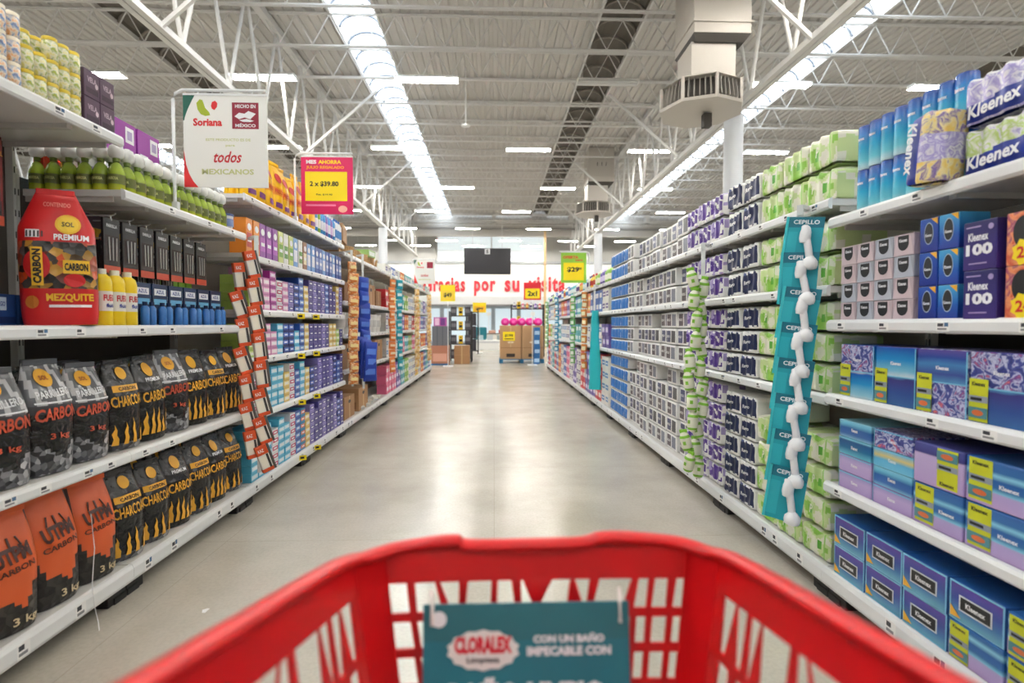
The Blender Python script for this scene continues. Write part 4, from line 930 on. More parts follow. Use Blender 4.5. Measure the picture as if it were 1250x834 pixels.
# ================================================================== CLIP STRIPS HANGING AT THE BAY SEAMS
CLEAR = C(226, 230, 230, .2)
def strip(x, y, z0, z1, rz, label, w=.03):
    b = MB(); b.box(-w/2, -.001, 0, w/2, .001, z1-z0, CLEAR)
    z = .03
    while z < z1-z0: b.box(-w*.25, -.006, z, w*.25, -.001, z+.012, CLEAR); z += .1
    o = build('clip_strip', b, None, (x, y, z0), rz); b = MB(); b.box(-w*.5, -.002, z1-z0, w*.5, .12, z1-z0+.02, CLEAR); b.box(-w*.5, -.004, z1-z0-.03, w*.5, .002, z1-z0+.02, CLEAR)
    build('hook_bracket', b, o); return tag(o, label, 'clip strip')
TEAL = C(24, 160, 178, .35); TEALD = C(10, 112, 134, .35)
b = MB(); b.box(-.085, 0, 0, .075, .003, .25, TEAL, 0); b.rect(-.085, .2, .075, .25, -.0006, TEALD); b.rect(-.08, .02, -.03, .18, -.0006, C(40, 178, 194, .35)); b.text('CEPILLO', .0, .226, .11, .02, -.0012, KW); b.box(-.087, -.005, 0, -.075, .004, .25, C(60, 196, 206, .3))
cardm = b.mesh('brush_card')
b = MB(); b.tube([(.0, -.018, .2), (.002, -.026, .185), (.012, -.028, .15), (.026, -.026, .1), (.036, -.024, .06)], .0165, KW, 10)
b.lathe([(.02, .0), (.025, .02), (.024, .05), (.018, .07), (.008, .08)], KW, 12, (.006, -.026, .125))
b.lathe([(.016, 0), (.031, .006), (.035, .022), (.033, .04), (.02, .056), (.01, .062)], KW, 14, (.042, -.026, .0)); brm = b.mesh('white_brush')
bc = Proto('brush_card', cardm, [('white_brush', brm)], .16, .05, .25)
strip(1.49, 2.56, .5, 1.86, -.95, 'clear hanging strip holding the teal brush cards')
for k in range(8):
    spawn(bc, (1.455-.016*k, 2.50-.012*k, 1.56-.168*k), -.62+random.uniform(-.12, .12), 'teal card with white brush, %s down the hanging strip' % ORD[k], 'brush', None, rx=-.04, ry=random.uniform(-.05, .05)+.10)
SPG = C(236, 236, 218, .6); SPGG = C(134, 196, 60, .5)
b = MB(); b.lathe([(.012, 0), (.022, .01), (.029, .035), (.029, .1), (.022, .125), (.01, .14)], SPG, 12)
b.lathe([(.0235, .012), (.0275, .028)], SPGG, 12, cap=False); b.lathe([(.0295, .1), (.0245, .118)], SPGG, 12, cap=False); b.rect(-.008, .055, .008, .08, -.0297, SPGG); b.box(-.02, -.006, .136, .02, .006, .16, SPGG, .003)
sg = Proto('net_sponge', b.mesh('net_sponge'), [], .06, .06, .16)
strip(1.49, 3.76, .3, 1.86, -.8, 'clear hanging strip holding the green and white net sponges')
for k in range(10):
    for q_ in (0, 1): spawn(sg, (1.40+.075*q_-.003*k+random.uniform(-.015, .015), 3.68+.04*q_, 1.54-.142*k-.06*q_), random.uniform(-1.2, -.2), 'white net sponge with green bands, %s column, %s down' % (('aisle-side', 'shelf-side')[q_], ORD[k]), 'sponge', None, rx=random.uniform(-.15, .15), ry=random.uniform(-.28, .28), scale=(1.3, 1.3, 1.0))
# folded aqua towels far along, and two small strips
b = MB(); rr = random.Random(4)
rings = []
for j in range(13):
    t = j/12; w_ = .05+.05*t; rings.append([(math.cos(a*math.pi/5)*w_*(1+.15*math.sin(a*2.5+j)), math.sin(a*math.pi/5)*.03*(1+.3*math.sin(a*3+j*.5)), 1.15*(1-t)) for a in range(10)])
b.loft(rings[::-1], C(40, 190, 200, .5)); o = build('aqua_cloth_bag', b, None, (1.47, 7.7, .35), -.6); tag(o, 'long aqua cloth bag hanging at the blue packs', 'hanging bag')
strip(1.47, 7.76, .4, 1.86, -.6, 'clear hanging strip behind the long aqua bag')
bp2 = carton('hanging_packet', .09, .04, .12, C(40, 150, 190, .35), [('r', .1, .2, .9, .7, C(240, 250, 250, .4))])
bp3 = carton('hanging_packet', .09, .04, .12, C(214, 140, 70, .35), [('r', .1, .2, .9, .7, C(240, 236, 200, .4))])
bp4 = carton('hanging_packet', .09, .04, .12, C(120, 190, 120, .35), [('r', .1, .2, .9, .7, C(240, 250, 240, .4))])
def hang(pr, x, y, z1, n, dz, rz, desc, grp, noise_=.15, cat='packet'):
    for k in range(n): spawn(pr, (x+random.uniform(-.008, .008), y, z1-dz*k), rz+random.uniform(-noise_, noise_), '%s, %s down' % (desc, ORD[k]), cat, grp, ry=random.uniform(-.1, .1))
for (x, y, pr, n, z1, ds) in ((1.46, 6.15, bp2, 1, 1.3, 'light blue hanging packet over the dark squares'), (1.46, 8.55, bp3, 9, 1.7, 'tan packet hanging beyond the aqua bag'), (1.46, 9.8, bp4, 9, 1.7, 'green packet on the strip under green sign'), (1.46, 12.3, bp2, 9, 1.8, 'blue packet on the farthest but one strip, paper side'), (1.46, 14.7, bp4, 9, 1.8, 'green packet on the farthest strip, paper side')):
    if n > 1: strip(x+.02, y+.03, z1-n*.14, 1.88, -.8, 'clear strip with '+ds.split(' packet')[0]+' packets, paper side, '+('near the aqua bag' if y < 9 else 'under the sign' if y < 11 else 'second last' if y < 14 else 'last')); hang(pr, x, y, z1, n, .14, -.8, ds, None)
# charcoal side: orange and white tool packs
b = MB(); OR2 = C(222, 84, 36, .35)
b.box(-.03, -.012, 0, .03, .012, .15, C(236, 232, 224, .4), .003); b.box(-.031, -.013, .1, .031, .013, .152, OR2, .003); b.box(-.031, -.013, 0, .031, .013, .022, OR2, .003); b.rect(.012, .02, .024, .1, -.0136, C(60, 58, 58, .4)); b.rect(-.024, .025, .006, .09, -.0136, C(246, 240, 226, .4))
b.text('KAZ', -.005, .125, .03, .018, -.0142, KW); b.box(.032, -.008, .0, .045, .008, .15, C(90, 86, 84, .4), .002)
og = Proto('lighter_pack', b.mesh('lighter_pack'), [], .07, .03, .15)
strip(-1.66, 3.80, .25, 1.9, .75, 'clear hanging strip holding the orange and white packs')
for k in range(8):
    spawn(og, (-1.66+.015*k, 3.77-.01*k, 1.62-.19*k), .75+random.uniform(-.2, .2), 'orange and white lighter pack, %s down its strip' % ORD[k], 'lighter pack', None, ry=-.2+random.uniform(-.12, .12), scale=(1.25, 1.25, 1.25))
for k in range(7):
    spawn(og, (-1.73+.015*k, 3.72-.01*k, 1.53-.19*k), .75+random.uniform(-.2, .2), 'orange and white lighter pack in the rear column, %s down' % ORD[k], 'lighter pack', None, ry=-.2+random.uniform(-.12, .12), scale=(1.25, 1.25, 1.25))
SNK = speck('snack_print', 40, [(.3, (240, 150, 60)), (.5, (200, 110, 50)), (.6, (246, 220, 170)), (.75, (210, 60, 50))], .35)
def pillow(name, w, d, h, mt, band=None):
    b = MB(); n = 10; rings = []
    for j in range(n+1):
        t = j/n; k = max(.08, math.sin(math.pi*t)**.5)
        rings.append([(w/2*math.copysign(abs(math.cos(a*math.pi/6))**.6, math.cos(a*math.pi/6)), d/2*k*math.sin(a*math.pi/6), h*t) for a in range(12)])
    b.loft(rings, mt)
    if band: b.rect(-w*.35, h*.35, w*.35, h*.65, -d/2-.001, band)
    return Proto(name, b.mesh(name), [], w, d, h)
sn = pillow('snack_bag', .13, .05, .125, SNK, C(246, 224, 160, .4)); blb = pillow('blue_bag', .16, .06, .2, C(24, 60, 170, .3), C(90, 130, 220, .4)); orp = pillow('orange_bag', .12, .04, .12, C(230, 130, 60, .35), C(250, 230, 200, .4)); tlp = pillow('teal_bag', .12, .04, .16, C(30, 160, 180, .35), C(230, 246, 246, .4))
multi = pillow('snack_bag', .13, .05, .142, speck('mixed_snack_print', 36, [(.3, (150, 70, 130)), (.48, (240, 190, 60)), (.6, (246, 240, 220)), (.75, (200, 60, 60))], .35, dist=1))
for (pr, x, y, z1, n, dz, ds, lab) in ((sn, -1.64, 6.26, 1.9, 11, .13, 'orange snack bag on the strip beside the blue bags', 'clear strip holding orange snack bags'),
    (blb, -1.60, 6.62, 1.68, 5, .16, 'narrow column blue bag in the upper strip', 'clear strip holding the blue bags'), (orp, -1.64, 8.66, 1.9, 12, .125, 'orange bag on the strip past the cardboard boxes', 'clear strip holding orange bags'),
    (tlp, -1.60, 9.1, 1.89, 9, .17, 'teal bag on the strip past the orange bags', 'clear strip holding teal bags'), (multi, -1.62, 11.3, 1.9, 11, .15, 'mixed snack bag on the sixth strip', 'clear strip of mixed snack bags before the last'),
    (multi, -1.62, 13.4, 1.9, 11, .15, 'mixed snack bag on the last strip', 'last clear strip of mixed snack bags')):
    strip(x-.02, y+.04, .5 if pr is blb else z1-n*dz+.1, 2.145, .8, lab); hang(pr, x, y, z1, n, dz, .8, ds, None, .25, 'bag')
for k in range(9):
    spawn(blb, (-1.62+.07*(k % 3), 6.5-.05*(k % 3), .92-.12*(k//3)-.03*(k % 3)), .7+random.uniform(-.3, .3), 'blue bag in the bunch low on the blue strip, number %s from the top' % ORD[k], 'bag', None, ry=random.uniform(-.15, .15), scale=(1, 1, 1.15))

# ================================================================== SIGNS
FRM = C(232, 234, 236, .3)
def sign_frame(px_, py_, z0, z1, w, side, name, label):
    """white tube flag holder; the pole stands on the shelf edge and the arm reaches over the aisle"""
    s = 1 if side < 0 else -1
    o = empty(name, (px_, py_, 0))
    b = MB(); pts = [(0, 0, z0), (0, 0, z1-.05), (s*.012, 0, z1-.02), (s*.05, 0, z1), (s*w, 0, z1)]; b.tube(pts, .009, FRM, 8); b.box(-.02, -.012, z0, .02, .012, z0+.04, FRM)
    build('sign_pole', b, o); return o, s
# large white sign
o, s = sign_frame(-1.745, 3.0, 1.93, 2.575, .50, -1, 'hanging_sign', '')
SW_, SH_ = .45, .50; sx, sz = .055, 2.05
b = MB(); b.box(0, -.004, 0, SW_, .004, SH_, C(244, 244, 240, .35)); GR = C(20, 96, 80, .4); RD = C(222, 40, 46, .4); LG = C(172, 190, 40, .4); WINE = C(150, 30, 56, .4); PGRN = C(206, 210, 150, .5)
def arc(cx, cz, r, a0, a1, n=10): return [(cx+r*math.cos(R(a0+(a1-a0)*k/n)), cz+r*math.sin(R(a0+(a1-a0)*k/n))) for k in range(n+1)]
F = -.0046
b.poly([(0, SH_), (0, .36), (.006, .36)]+[(.005+.06*((t)/8)**1.3, .36+.14*t/8) for t in range(1, 9)], F, GR)
b.poly([(0, 0), (.075, 0), (.05, .03), (.028, .07), (.012, .12), (.004, .18), (0, .2)], F, RD)
# leaf-shaped twin logo
leaf1 = [(.072, .455), (.09, .475), (.105, .47), (.112, .45), (.118, .43), (.14, .405), (.145, .39), (.12, .385), (.095, .395), (.078, .42)]
leaf2 = [(.15, .44), (.155, .46), (.172, .468), (.184, .455), (.182, .435), (.168, .418), (.155, .425)]
b.poly(leaf1, F, LG); b.poly(leaf2, F, RD)
b.text('Soriana', .13, .352, .155, .042, F, RD, .04)
b.rect(.262, .318, .405, .46, F, WINE); b.text('HECHO EN', .334, .44, .11, .02, F-.0006, KW, .03); b.text('MÉXICO', .334, .338, .11, .022, F-.0006, KW, .03)
for pts in ([(.275, .385), (.3, .405), (.33, .4), (.35, .415), (.39, .4), (.375, .385), (.36, .37), (.33, .38), (.3, .37)], [(.30, .365), (.34, .372), (.38, .362), (.36, .355), (.32, .356)]): b.poly(pts, F-.0006, KW)
b.text('ESTE PRODUCTO ES DE', .24, .258, .24, .014, F, PGRN, .02); b.text('para', .25, .225, .05, .012, F, PGRN, .02)
b.text('todos', .235, .165, .15, .062, F, C(206, 50, 60, .4), .02, shear=.25); b.text('MEXICANOS', .235, .085, .28, .03, F, PGRN, .03)
b.box(0, -.006, SH_-.004, SW_, .006, SH_+.008, FRM)
for k in (.08, .37): b.tube([(k, 0, SH_), (k, 0, SH_+.025)], .004, FRM, 6)
build('sign_board', b, o, (sx, 0, sz)); tag(o, 'large white hanging sign with green and red twin leaf logo', 'sign')
# magenta price sign
o, s = sign_frame(-1.745, 4.78, 2.21, 2.80, .50, -1, 'price_sign', '')
b = MB(); MAG = C(214, 20, 96, .4); YL = C(252, 226, 20, .4); W2, H2 = .45, .50
b.box(0, -.004, 0, W2, .004, H2, MAG); b.rect(.035, .115, W2-.05, .37, F, YL); b.text('MES', .09, .455, .09, .035, F, KW, .05); b.text('AHORRA', .25, .455, .2, .035, F, YL, .05); b.text('JULIO REGALADO', .21, .405, .33, .032, F, C(250, 170, 30, .4), .05)
b.text('2 x $39.80', .2, .262, .25, .05, F-.0006, INK, .035); b.text('Pza. $19.90', .2, .17, .14, .016, F-.0006, INK); b.rect(.04, .07, .3, .085, F, C(240, 140, 180, .4)); b.ell(.36, .045, .04, .03, F, C(250, 190, 170, .4))
b.box(0, -.006, H2-.004, W2, .006, H2+.008, FRM)
for k in (.08, .37): b.tube([(k, 0, H2), (k, 0, H2+.025)], .004, FRM, 6)
build('sign_board', b, o, (.055, 0, 2.27)); tag(o, 'magenta and yellow price sign reading 2 x $39.80', 'sign')
# green price sign on the paper side
o, s = sign_frame(1.575, 8.78, 1.885, 2.50, .50, 1, 'price_sign', '')
b = MB(); GG = C(140, 196, 60, .4); b.box(0, -.004, 0, .42, .004, .5, GG); b.rect(.04, .04, .38, .33, F, YL); b.text('OFERTA', .16, .42, .26, .05, F, C(210, 60, 40, .4), .05); b.text('MES', .3, .37, .12, .03, F, C(200, 60, 40, .4), .04)
b.text('$29', .2, .215, .2, .09, F-.0006, INK, .04); b.text('90', .32, .235, .045, .04, F-.0006, INK, .03); b.box(0, -.006, .496, .42, .006, .508, FRM)
build('sign_board', b, o, (-.47, 0, 1.985)); tag(o, 'green and yellow price sign reading $29 above the paper side', 'sign')
# small white sign further along the charcoal side
o, s = sign_frame(-1.745, 11.4, 2.14, 2.68, .5, -1, 'hanging_sign', '')
b = MB(); b.box(0, -.004, 0, .44, .004, .5, C(244, 244, 240, .35)); b.poly([(0, .5), (0, .4), (.06, .5)], F, GR); b.poly([(0, 0), (.08, 0), (0, .2)], F, RD); b.poly([(x*.9+.01, z*.98) for x, z in leaf1], F, LG); b.poly([(x*.9+.01, z*.98) for x, z in leaf2], F, RD)
b.rect(.27, .33, .4, .46, F, WINE); b.text('Soriana', .13, .35, .15, .035, F, RD, .04); b.text('todos', .22, .18, .16, .06, F, C(206, 50, 60, .4), .02, shear=.25); b.text('MEXICANOS', .22, .09, .26, .025, F, PGRN, .03)
build('sign_board', b, o, (.055, 0, 2.16)); tag(o, 'smaller white leaf logo sign far down the charcoal side', 'sign')
def tinysign(x, y, z, w, h, c1, c2, t, lab, wire=0):
    b = MB(); b.box(-w/2, -.01, -h/2, w/2, .01, h/2, c1); b.rect(-w*.42, -h*.42, w*.42, h*.15, -.0106, c2); b.text(t, 0, -h*.13, w*.55, h*.3, -.0114, INK, .04)
    if wire: b.bar((0, 0, h/2), (0, 0, wire), .008, .008, FRM)
    else: b.tube([(0, 0, -h/2), (0, 0, -z+.01)], .012, FRM, 6); b.box(-.15, -.15, -z, .15, .15, -z+.02, FRM)
    o = build('price_sign', b, None, (x, y, z)); tag(o, lab, 'sign')
tinysign(-1.42, 16.5, 2.26, .45, .5, YL, C(250, 214, 60, .4), '$49', 'yellow price sign at the end of the charcoal side')
tinysign(1.22, 16.9, 2.35, .55, .55, C(224, 30, 50, .4), YL, '2x1', 'red and yellow price sign above the pallet of boxes')
tinysign(-.65, 24, 2.05, .6, .45, YL, C(250, 190, 40, .4), '$99', 'yellow price sign by the far clothes stand')

# ================================================================== CEILING EQUIPMENT
DUCT = C(196, 190, 182, .45); DUCTD = C(70, 66, 62, .6)
def aircooler(x, y, zb, sc, label):
    o = empty('air_diffuser', (x, y, 0))
    b = MB(); b.box(-.26, -.4, zb+1.0, .58, .42, CEIL-.02, DUCT, .01); b.box(-.28, -.42, zb+1.15, .6, .44, zb+1.18, DUCT)
    for k in range(3): b.poly([(.02+.14*k, zb+1.50), (.04+.14*k, zb+1.50), (.05+.14*k, zb+1.62), (.03+.14*k, zb+1.62)], -.4005, DARK)
    build('duct', b, o)
    b = MB(); b.loft([[(-.26, -.4, zb+1.0), (.58, -.4, zb+1.0), (.58, .42, zb+1.0), (-.26, .42, zb+1.0)][::-1], [(-.22, -.34, zb+.9), (.5, -.34, zb+.9), (.5, .34, zb+.9), (-.22, .34, zb+.9)][::-1]], DUCTD, True, True, False)
    b.box(-.26, -.3, zb+.3, .4, .3, zb+.92, DUCT, .006); build('throat', b, o)
    hx = lambda r: [(r*math.cos(math.pi/4*k+math.pi/8*0), r*math.sin(math.pi/4*k)) for k in range(8)]
    b = MB(); r0 = .62
    b.loft([[(x_, y_, zb) for x_, y_ in hx(r0)], [(x_, y_, zb+.04) for x_, y_ in hx(r0*1.02)]], DUCT, True, True, False)
    b.loft([[(x_, y_, zb+.34) for x_, y_ in hx(r0)], [(x_, y_, zb+.38) for x_, y_ in hx(r0*.9)]], DUCT, True, True, False)
    b.loft([[(x_, y_, zb+.04) for x_, y_ in hx(r0*.78)], [(x_, y_, zb+.34) for x_, y_ in hx(r0*.78)]], DUCTD, False, False, False)
    P = hx(r0*.97)
    for x_, y_ in P: b.box(x_-.02, y_-.02, zb+.03, x_+.02, y_+.02, zb+.35, DUCT)
    build('outlet_box', b, o)
    for k in range(8):
        b = MB(); a, c_ = P[k], P[(k+1) % 8]
        for j in range(1, 6):
            t = j/6; px_ = a[0]+(c_[0]-a[0])*t; py_ = a[1]+(c_[1]-a[1])*t; b.bar((px_, py_, zb+.06), (px_*.93, py_*.93, zb+.33), .012, .05, C(150, 145, 138, .5))
        build('grille', b, o)
    b = MB(); b.box(.02, -.1, zb-.22, .14, .02, zb-.02, DUCTD, .004); b.tube([(.08, -.04, zb-.03), (.08, -.04, zb+.02)], .01, DUCT, 6); build('sensor_box', b, o)
    return tag(o, label, 'air diffuser')
aircooler(3.14, 8.1, 4.50, 1, 'grey roof duct with eight-sided air outlet above the tissue shelves')
aircooler(3.3, 17.6, 4.9, 1, 'farther grey roof duct with air outlet over the aisle end')
b = MB(); b.tube([(0, 0, .06), (0, 0, CEIL-5.72)], .018, WHITE, 8); b.lathe([(.02, .03), (.1, .02), (.1, 0), (.03, -.02)], WHITE, 16)
o = build('drop_pipe', b, None, (-.62, 12.0, 5.70)); tag(o, 'thin white pipe with round plate hanging from the ceiling', 'ceiling pipe')
# television panel on cables
o = empty('television', (-.22, 18.2, 3.0))
b = MB(); b.box(-.79, -.03, 0, .79, .04, .88, C(20, 20, 24, .35), .01); build('casing', b, o)
b = MB(); b.rect(-.765, .025, .765, .855, -.0315, C(38, 37, 44, .3)); b.rect(-.09, .68, .09, .86, -.0325, C(225, 225, 228, .3)); b.text('S', 0, .77, .09, .12, -.0335, C(40, 40, 46, .3), .05); build('screen', b, o)
b = MB()
for s_ in (-1, 1): b.bar((s_*.5, 0, .88), (s_*.5, 0, 4.04), .015, .015, CHORD)
build('suspension_cable', b, o); tag(o, 'black hanging television screen with small white mark', 'television')
# wall lettering
LR = C(206, 42, 56, .4)
def word(t, px0, px1, lab):
    k = 34/650; x0, x1 = (px0-603)*k, (px1-603)*k; V, F_ = text_geo(t, .035, 1.18)
    g = MB(); hh = {'Gracias': .98, 'por': .98, 'su': .74, 'visita': .98}[t]
    w_ = x1-x0; V2 = [(a*w_, 0, b_*hh) for a, b_ in V]; g.add(V2, F_, LR); g.add([(x, .05, z) for x, y_, z in V2], [f[::-1] for f in F_], LR)
    o = build('wall_lettering', g, None, ((x0+x1)/2, 33.93, 3.36+hh/2-(.26 if 'p' in t else 0)), 0); tag(o, lab, 'lettering')
word('Gracias', 518, 568, 'red word Gracias on the white front wall'); word('por', 579, 605, 'red word por on the white front wall'); word('su', 616, 634, 'red word su on the white front wall'); word('visita', 645, 690, 'red word visita on the white front wall')

# ================================================================== BEYOND THE AISLE
def pallet(x, y, w, d, lab, col=C(60, 120, 160, .5)):
    o = empty('pallet', (x, y, 0))
    for i in range(5): b = MB(); b.box(-w/2, -d/2+i*(d-.1)/4, .11, w/2, -d/2+i*(d-.1)/4+.1, .135, col); build('deck_board', b, o)
    for s_ in (-1, 0, 1): b = MB(); b.box(s_*(w/2-.06)-.06, -d/2, 0, s_*(w/2-.06)+.06, d/2, .11, col); build('skid', b, o)
    return tag(o, lab, 'pallet')
pallet(.93, 18.3, 1.5, 1.1, 'blue pallet under the brown boxes at the aisle end', C(40, 110, 150, .5))
bigk = carton('cardboard_box', .72, .9, 1.12, C(190, 150, 108, .7), [('r', .0, .33, 1, .345, KRAFT2), ('r', .3, .06, .7, .16, C(60, 50, 44, .6)), ('e', .5, .5, .15, .03, C(230, 214, 190, .5)), ('r', .48, .35, .52, 1, TAPE)], ch=.006)
for i in range(2): spawn(bigk, (.56+.74*i, 18.3, .136), 0, 'tall brown cardboard box on pallet, %s' % ('carrying the yellow tag', 'beside the blue bottles')[i], 'cardboard box')
b = MB(); b.box(-.2, -.006, 0, .2, .006, .3, YL); b.text('$199', 0, .17, .28, .1, -.0068, INK, .04); b.rect(-.15, .05, .15, .08, -.0068, INK); o = build('price_tag', b, None, (.50, 17.84, .75), 0); tag(o, 'yellow price tag on the brown box', 'price tag')
b = MB(); b.lathe([(.0, 0), (.09, .01), (.13, .06), (.14, .13), (.12, .2), (.07, .245), (.0, .26)], C(238, 40, 160, .35), 16); b.ell(0, .13, .06, .05, -.142, C(250, 120, 200, .4)); pb = Proto('pink_ball', b.mesh('pink_ball'), [], .28, .28, .26)
for i in range(5):
    for j in range(2): spawn(pb, (.38+.28*i, 18.02+.3*j, 1.257), 0, 'bright pink ball on the brown boxes, %s row, %s from the aisle' % (('front', 'rear')[j], ORD[i]), 'ball', 'pink balls on the pallet')
bluej = carton('blue_jug', .2, .2, .3, C(50, 110, 170, .35), [('r', .1, .2, .9, .6, C(180, 210, 236, .4))])
for j in range(4): spawn(bluej, (1.40+.0*j, 17.45, .30*j+.001), .1*(j % 2), 'blue jug box stacked at pallet corner, %s from the floor' % ORD[j], 'jug box')
# yellow-black display and bins at the end of the charcoal side
STP = C(40, 40, 42, .5)
def tower(x, y, w, d, h, lab, seed):
    o = empty('display_rack', (x, y, 0)); rr = random.Random(seed)
    b = MB()
    for sx_ in (-1, 1):
        for sy in (-1, 1): b.box(sx_*w/2-.02, sy*d/2-.02, 0, sx_*w/2+.02, sy*d/2+.02, h, STP)
    build('frame', b, o)
    for k in range(4): b = MB(); b.box(-w/2, -d/2, .12+k*(h-.2)/3.2, w/2, d/2, .15+k*(h-.2)/3.2, STP); build('shelf', b, o)
    return tag(o, lab, 'display rack'), h
tower(-1.15, 18.6, .75, .6, 1.75, 'black display rack with yellow and black packs', 2)
yb2 = carton('yellow_black_pack', .14, .1, .28, C(240, 200, 30, .4), [('r', .1, .25, .9, .55, INK), ('r', .3, .7, .7, .85, INK)]); dk2 = carton('dark_pack', .2, .1, .3, C(70, 70, 78, .4), [('r', .1, .3, .9, .7, C(120, 118, 124, .4))])
for k in range(4):
    for i in range(3): spawn(yb2 if i == 1 else dk2, (-1.38+.24*i, 18.36, .151+k*1.55/3.2), 0, '%s pack on black rack, shelf %s, %s across' % ('yellow and black' if i == 1 else 'dark grey', ORD[k], ORD[i]), 'packet')
binm = carton('cardboard_bin', .55, .5, .62, C(180, 120, 96, .7), [('r', .1, .2, .9, .6, C(214, 160, 140, .6)), ('r', 0, 0, 1, .08, C(50, 110, 160, .5))], ch=.004)
spawn(binm, (-1.72, 17.2, .001), 0, 'brown cardboard bin at the end of the charcoal side', 'cardboard bin')
mgb = carton('magenta_packs', .4, .3, .28, C(190, 90, 170, .4), [('r', .1, .1, .45, .9, C(240, 200, 230, .4)), ('r', .55, .1, .9, .9, C(120, 60, 140, .4))]); gyb = carton('grey_box', .5, .36, .62, C(110, 112, 120, .5), [('r', .3, 0, .36, 1, C(90, 92, 100, .5)), ('r', .64, 0, .7, 1, C(90, 92, 100, .5))])
spawn(gyb, (-1.72, 17.2, .622), 0, 'grey box standing on the cardboard bin', 'box'); spawn(mgb, (-1.72, 17.2, 1.243), 0, 'magenta carton on top of the grey box', 'carton')
kb4 = kbox(.5, .4, .3, False)
for j in range(2): spawn(kb4, (-1.05, 17.6, .001+.301*j), 0, 'brown box stacked before the black rack, %s one' % ('lower', 'upper')[j], 'cardboard box')
tower(-.95, 23.5, .5, .5, 2.0, 'dark slim rack standing in the crossing aisle', 5)
rk = carton('dark_garments', .16, .36, .5, C(60, 58, 66, .8), [('r', .2, 0, .3, 1, C(90, 84, 92, .8)), ('r', .6, 0, .7, 1, C(40, 38, 44, .8))], ch=.02)
for k in range(3):
    for i in range(2): spawn(rk, (-1.06+.2*i, 23.5, .151+k*.5625), 0, 'dark bundle on slim rack, level %s, %s of two' % (ORD[k], ORD[i]), 'clothing bundle')
# rack behind the pallet
tower(1.35, 21.5, 1.3, .5, 2.1, 'wide black rack of bottles behind the pink balls', 7)
for k in range(4):
    for i in range(7): spawn((yb2 if i in (1,) else MT[[2, 5, 7, 2, 9, 0, 4][(i+k) % 7]]), (.82+.17*i, 21.35, .151+k*1.9/3.2), 0, 'small goods on the wide black rack, level %s, %s across' % (ORD[k], ORD[i]), 'bottle', 'goods on the wide black rack')
# round teal chair, checkout desks
b = MB(); b.lathe([(.05, 0), (.3, .02), (.3, .05), (.06, .09), (.05, .4)], STP, 16); b.box(-.34, -.3, .4, .34, .3, .55, C(20, 110, 124, .6), .05); b.box(-.36, .2, .5, .36, .36, 1.15, C(20, 120, 134, .6), .07)
o = build('armchair', b, None, (-.75, 28.6, 0)); tag(o, 'teal swivel chair with black foot near the checkouts', 'chair')
for i in range(4):
    o = empty('checkout_desk', (.35+2.4*i if i else .2, 30.5, 0))
    b = MB(); b.box(-.85, -.4, .0, .85, .4, .75, C(226, 222, 214, .5), .02); b.box(-.85, -.42, 0, .85, -.4, .12, C(240, 240, 240, .4)); build('body', b, o)
    b = MB(); b.box(-.88, -.43, .75, .88, .43, .79, C(90, 88, 86, .5), .01); build('worktop', b, o)
    b = MB(); b.box(.5, .12, .79, .8, .3, 1.1, C(60, 60, 64, .5), .02); b.tube([(-.5, .3, .79), (-.5, .3, 1.9)], .02, FRM, 8); b.box(-.62, .26, 1.8, -.38, .34, 2.0, C(240, 240, 236, .4), .01); build('register', b, o)
    tag(o, 'pale checkout desk, %s from the teal chair' % ORD[i], 'checkout desk')
gd = carton('folded_goods', .4, .4, .16, C(206, 150, 130, .6), [('r', 0, .5, 1, .6, C(240, 210, 190, .6))], ch=.02); gr_ = carton('folded_goods', .3, .3, .2, C(196, 40, 60, .6), (), ch=.03)
spawn(gd, (-.1, 30.3, .791), 0, 'salmon folded goods on the first checkout desk', 'goods'); spawn(gr_, (.42, 30.25, .791), 0, 'red bundle beside the folded goods on the desk', 'goods')
wb = MB(); wb.box(-1.1, -.3, 0, 1.1, .3, .5, C(238, 238, 236, .4), .02); wb.box(-1.1, -.32, .36, 1.1, -.3, .44, C(200, 202, 206, .4)); o = build('low_counter', wb, None, (-.2, 27.2, 0)); tag(o, 'low white counter before the checkouts', 'counter')
for i in range(3): spawn(carton('wrapped_block', .3, .3, .25, C(*((170, 190, 196), (190, 196, 200), (150, 160, 160))[i], .5)), (-.7+.5*i, 27.2, .501), 0, 'grey wrapped block on the low counter, %s along' % ORD[i], 'block')
b = MB(); b.box(-.06, -.06, 0, .06, .06, 6.34, C(222, 190, 140, .5)); o = build('pillar', b, None, (2.7, 28.2, 0)); o['kind'] = 'structure'

# yellow price flags clipped to the rails of the flat packs
b = MB(); b.box(-.03, -.001, -.045, .03, .001, 0, YL); b.rect(-.022, -.03, .01, -.012, -.0014, INK); b.box(-.006, 0, -.002, .006, .03, .004, CLEAR); fm = b.mesh('price_flag')
for z, n1 in ((.15, 'base shelf'), (.645, 'second shelf'), (1.055, 'third shelf'), (1.405, 'fourth shelf')):
    for k, y_ in enumerate((4.75, 5.15)):
        o = link('price_flag', fm, None, (XL+.035, y_, z-.012), .5); tag(o, 'yellow price flag on the rail of the %s, flat packs, %s' % (n1, ('before the blue packs', 'among violet packs')[k]), 'price flag')
b = MB(); b.tube([(0, 0, .5), (.004, .01, .35), (-.002, .0, .2), (.003, .004, .1), (.012, .01, .03), (.03, -.01, .0045)], .0018, KW, 5); o = build('dangling_string', b, None, (XL+.03, 2.28, 0.0)); tag(o, 'thin white cord dangling over the base rail to the floor', 'cord')

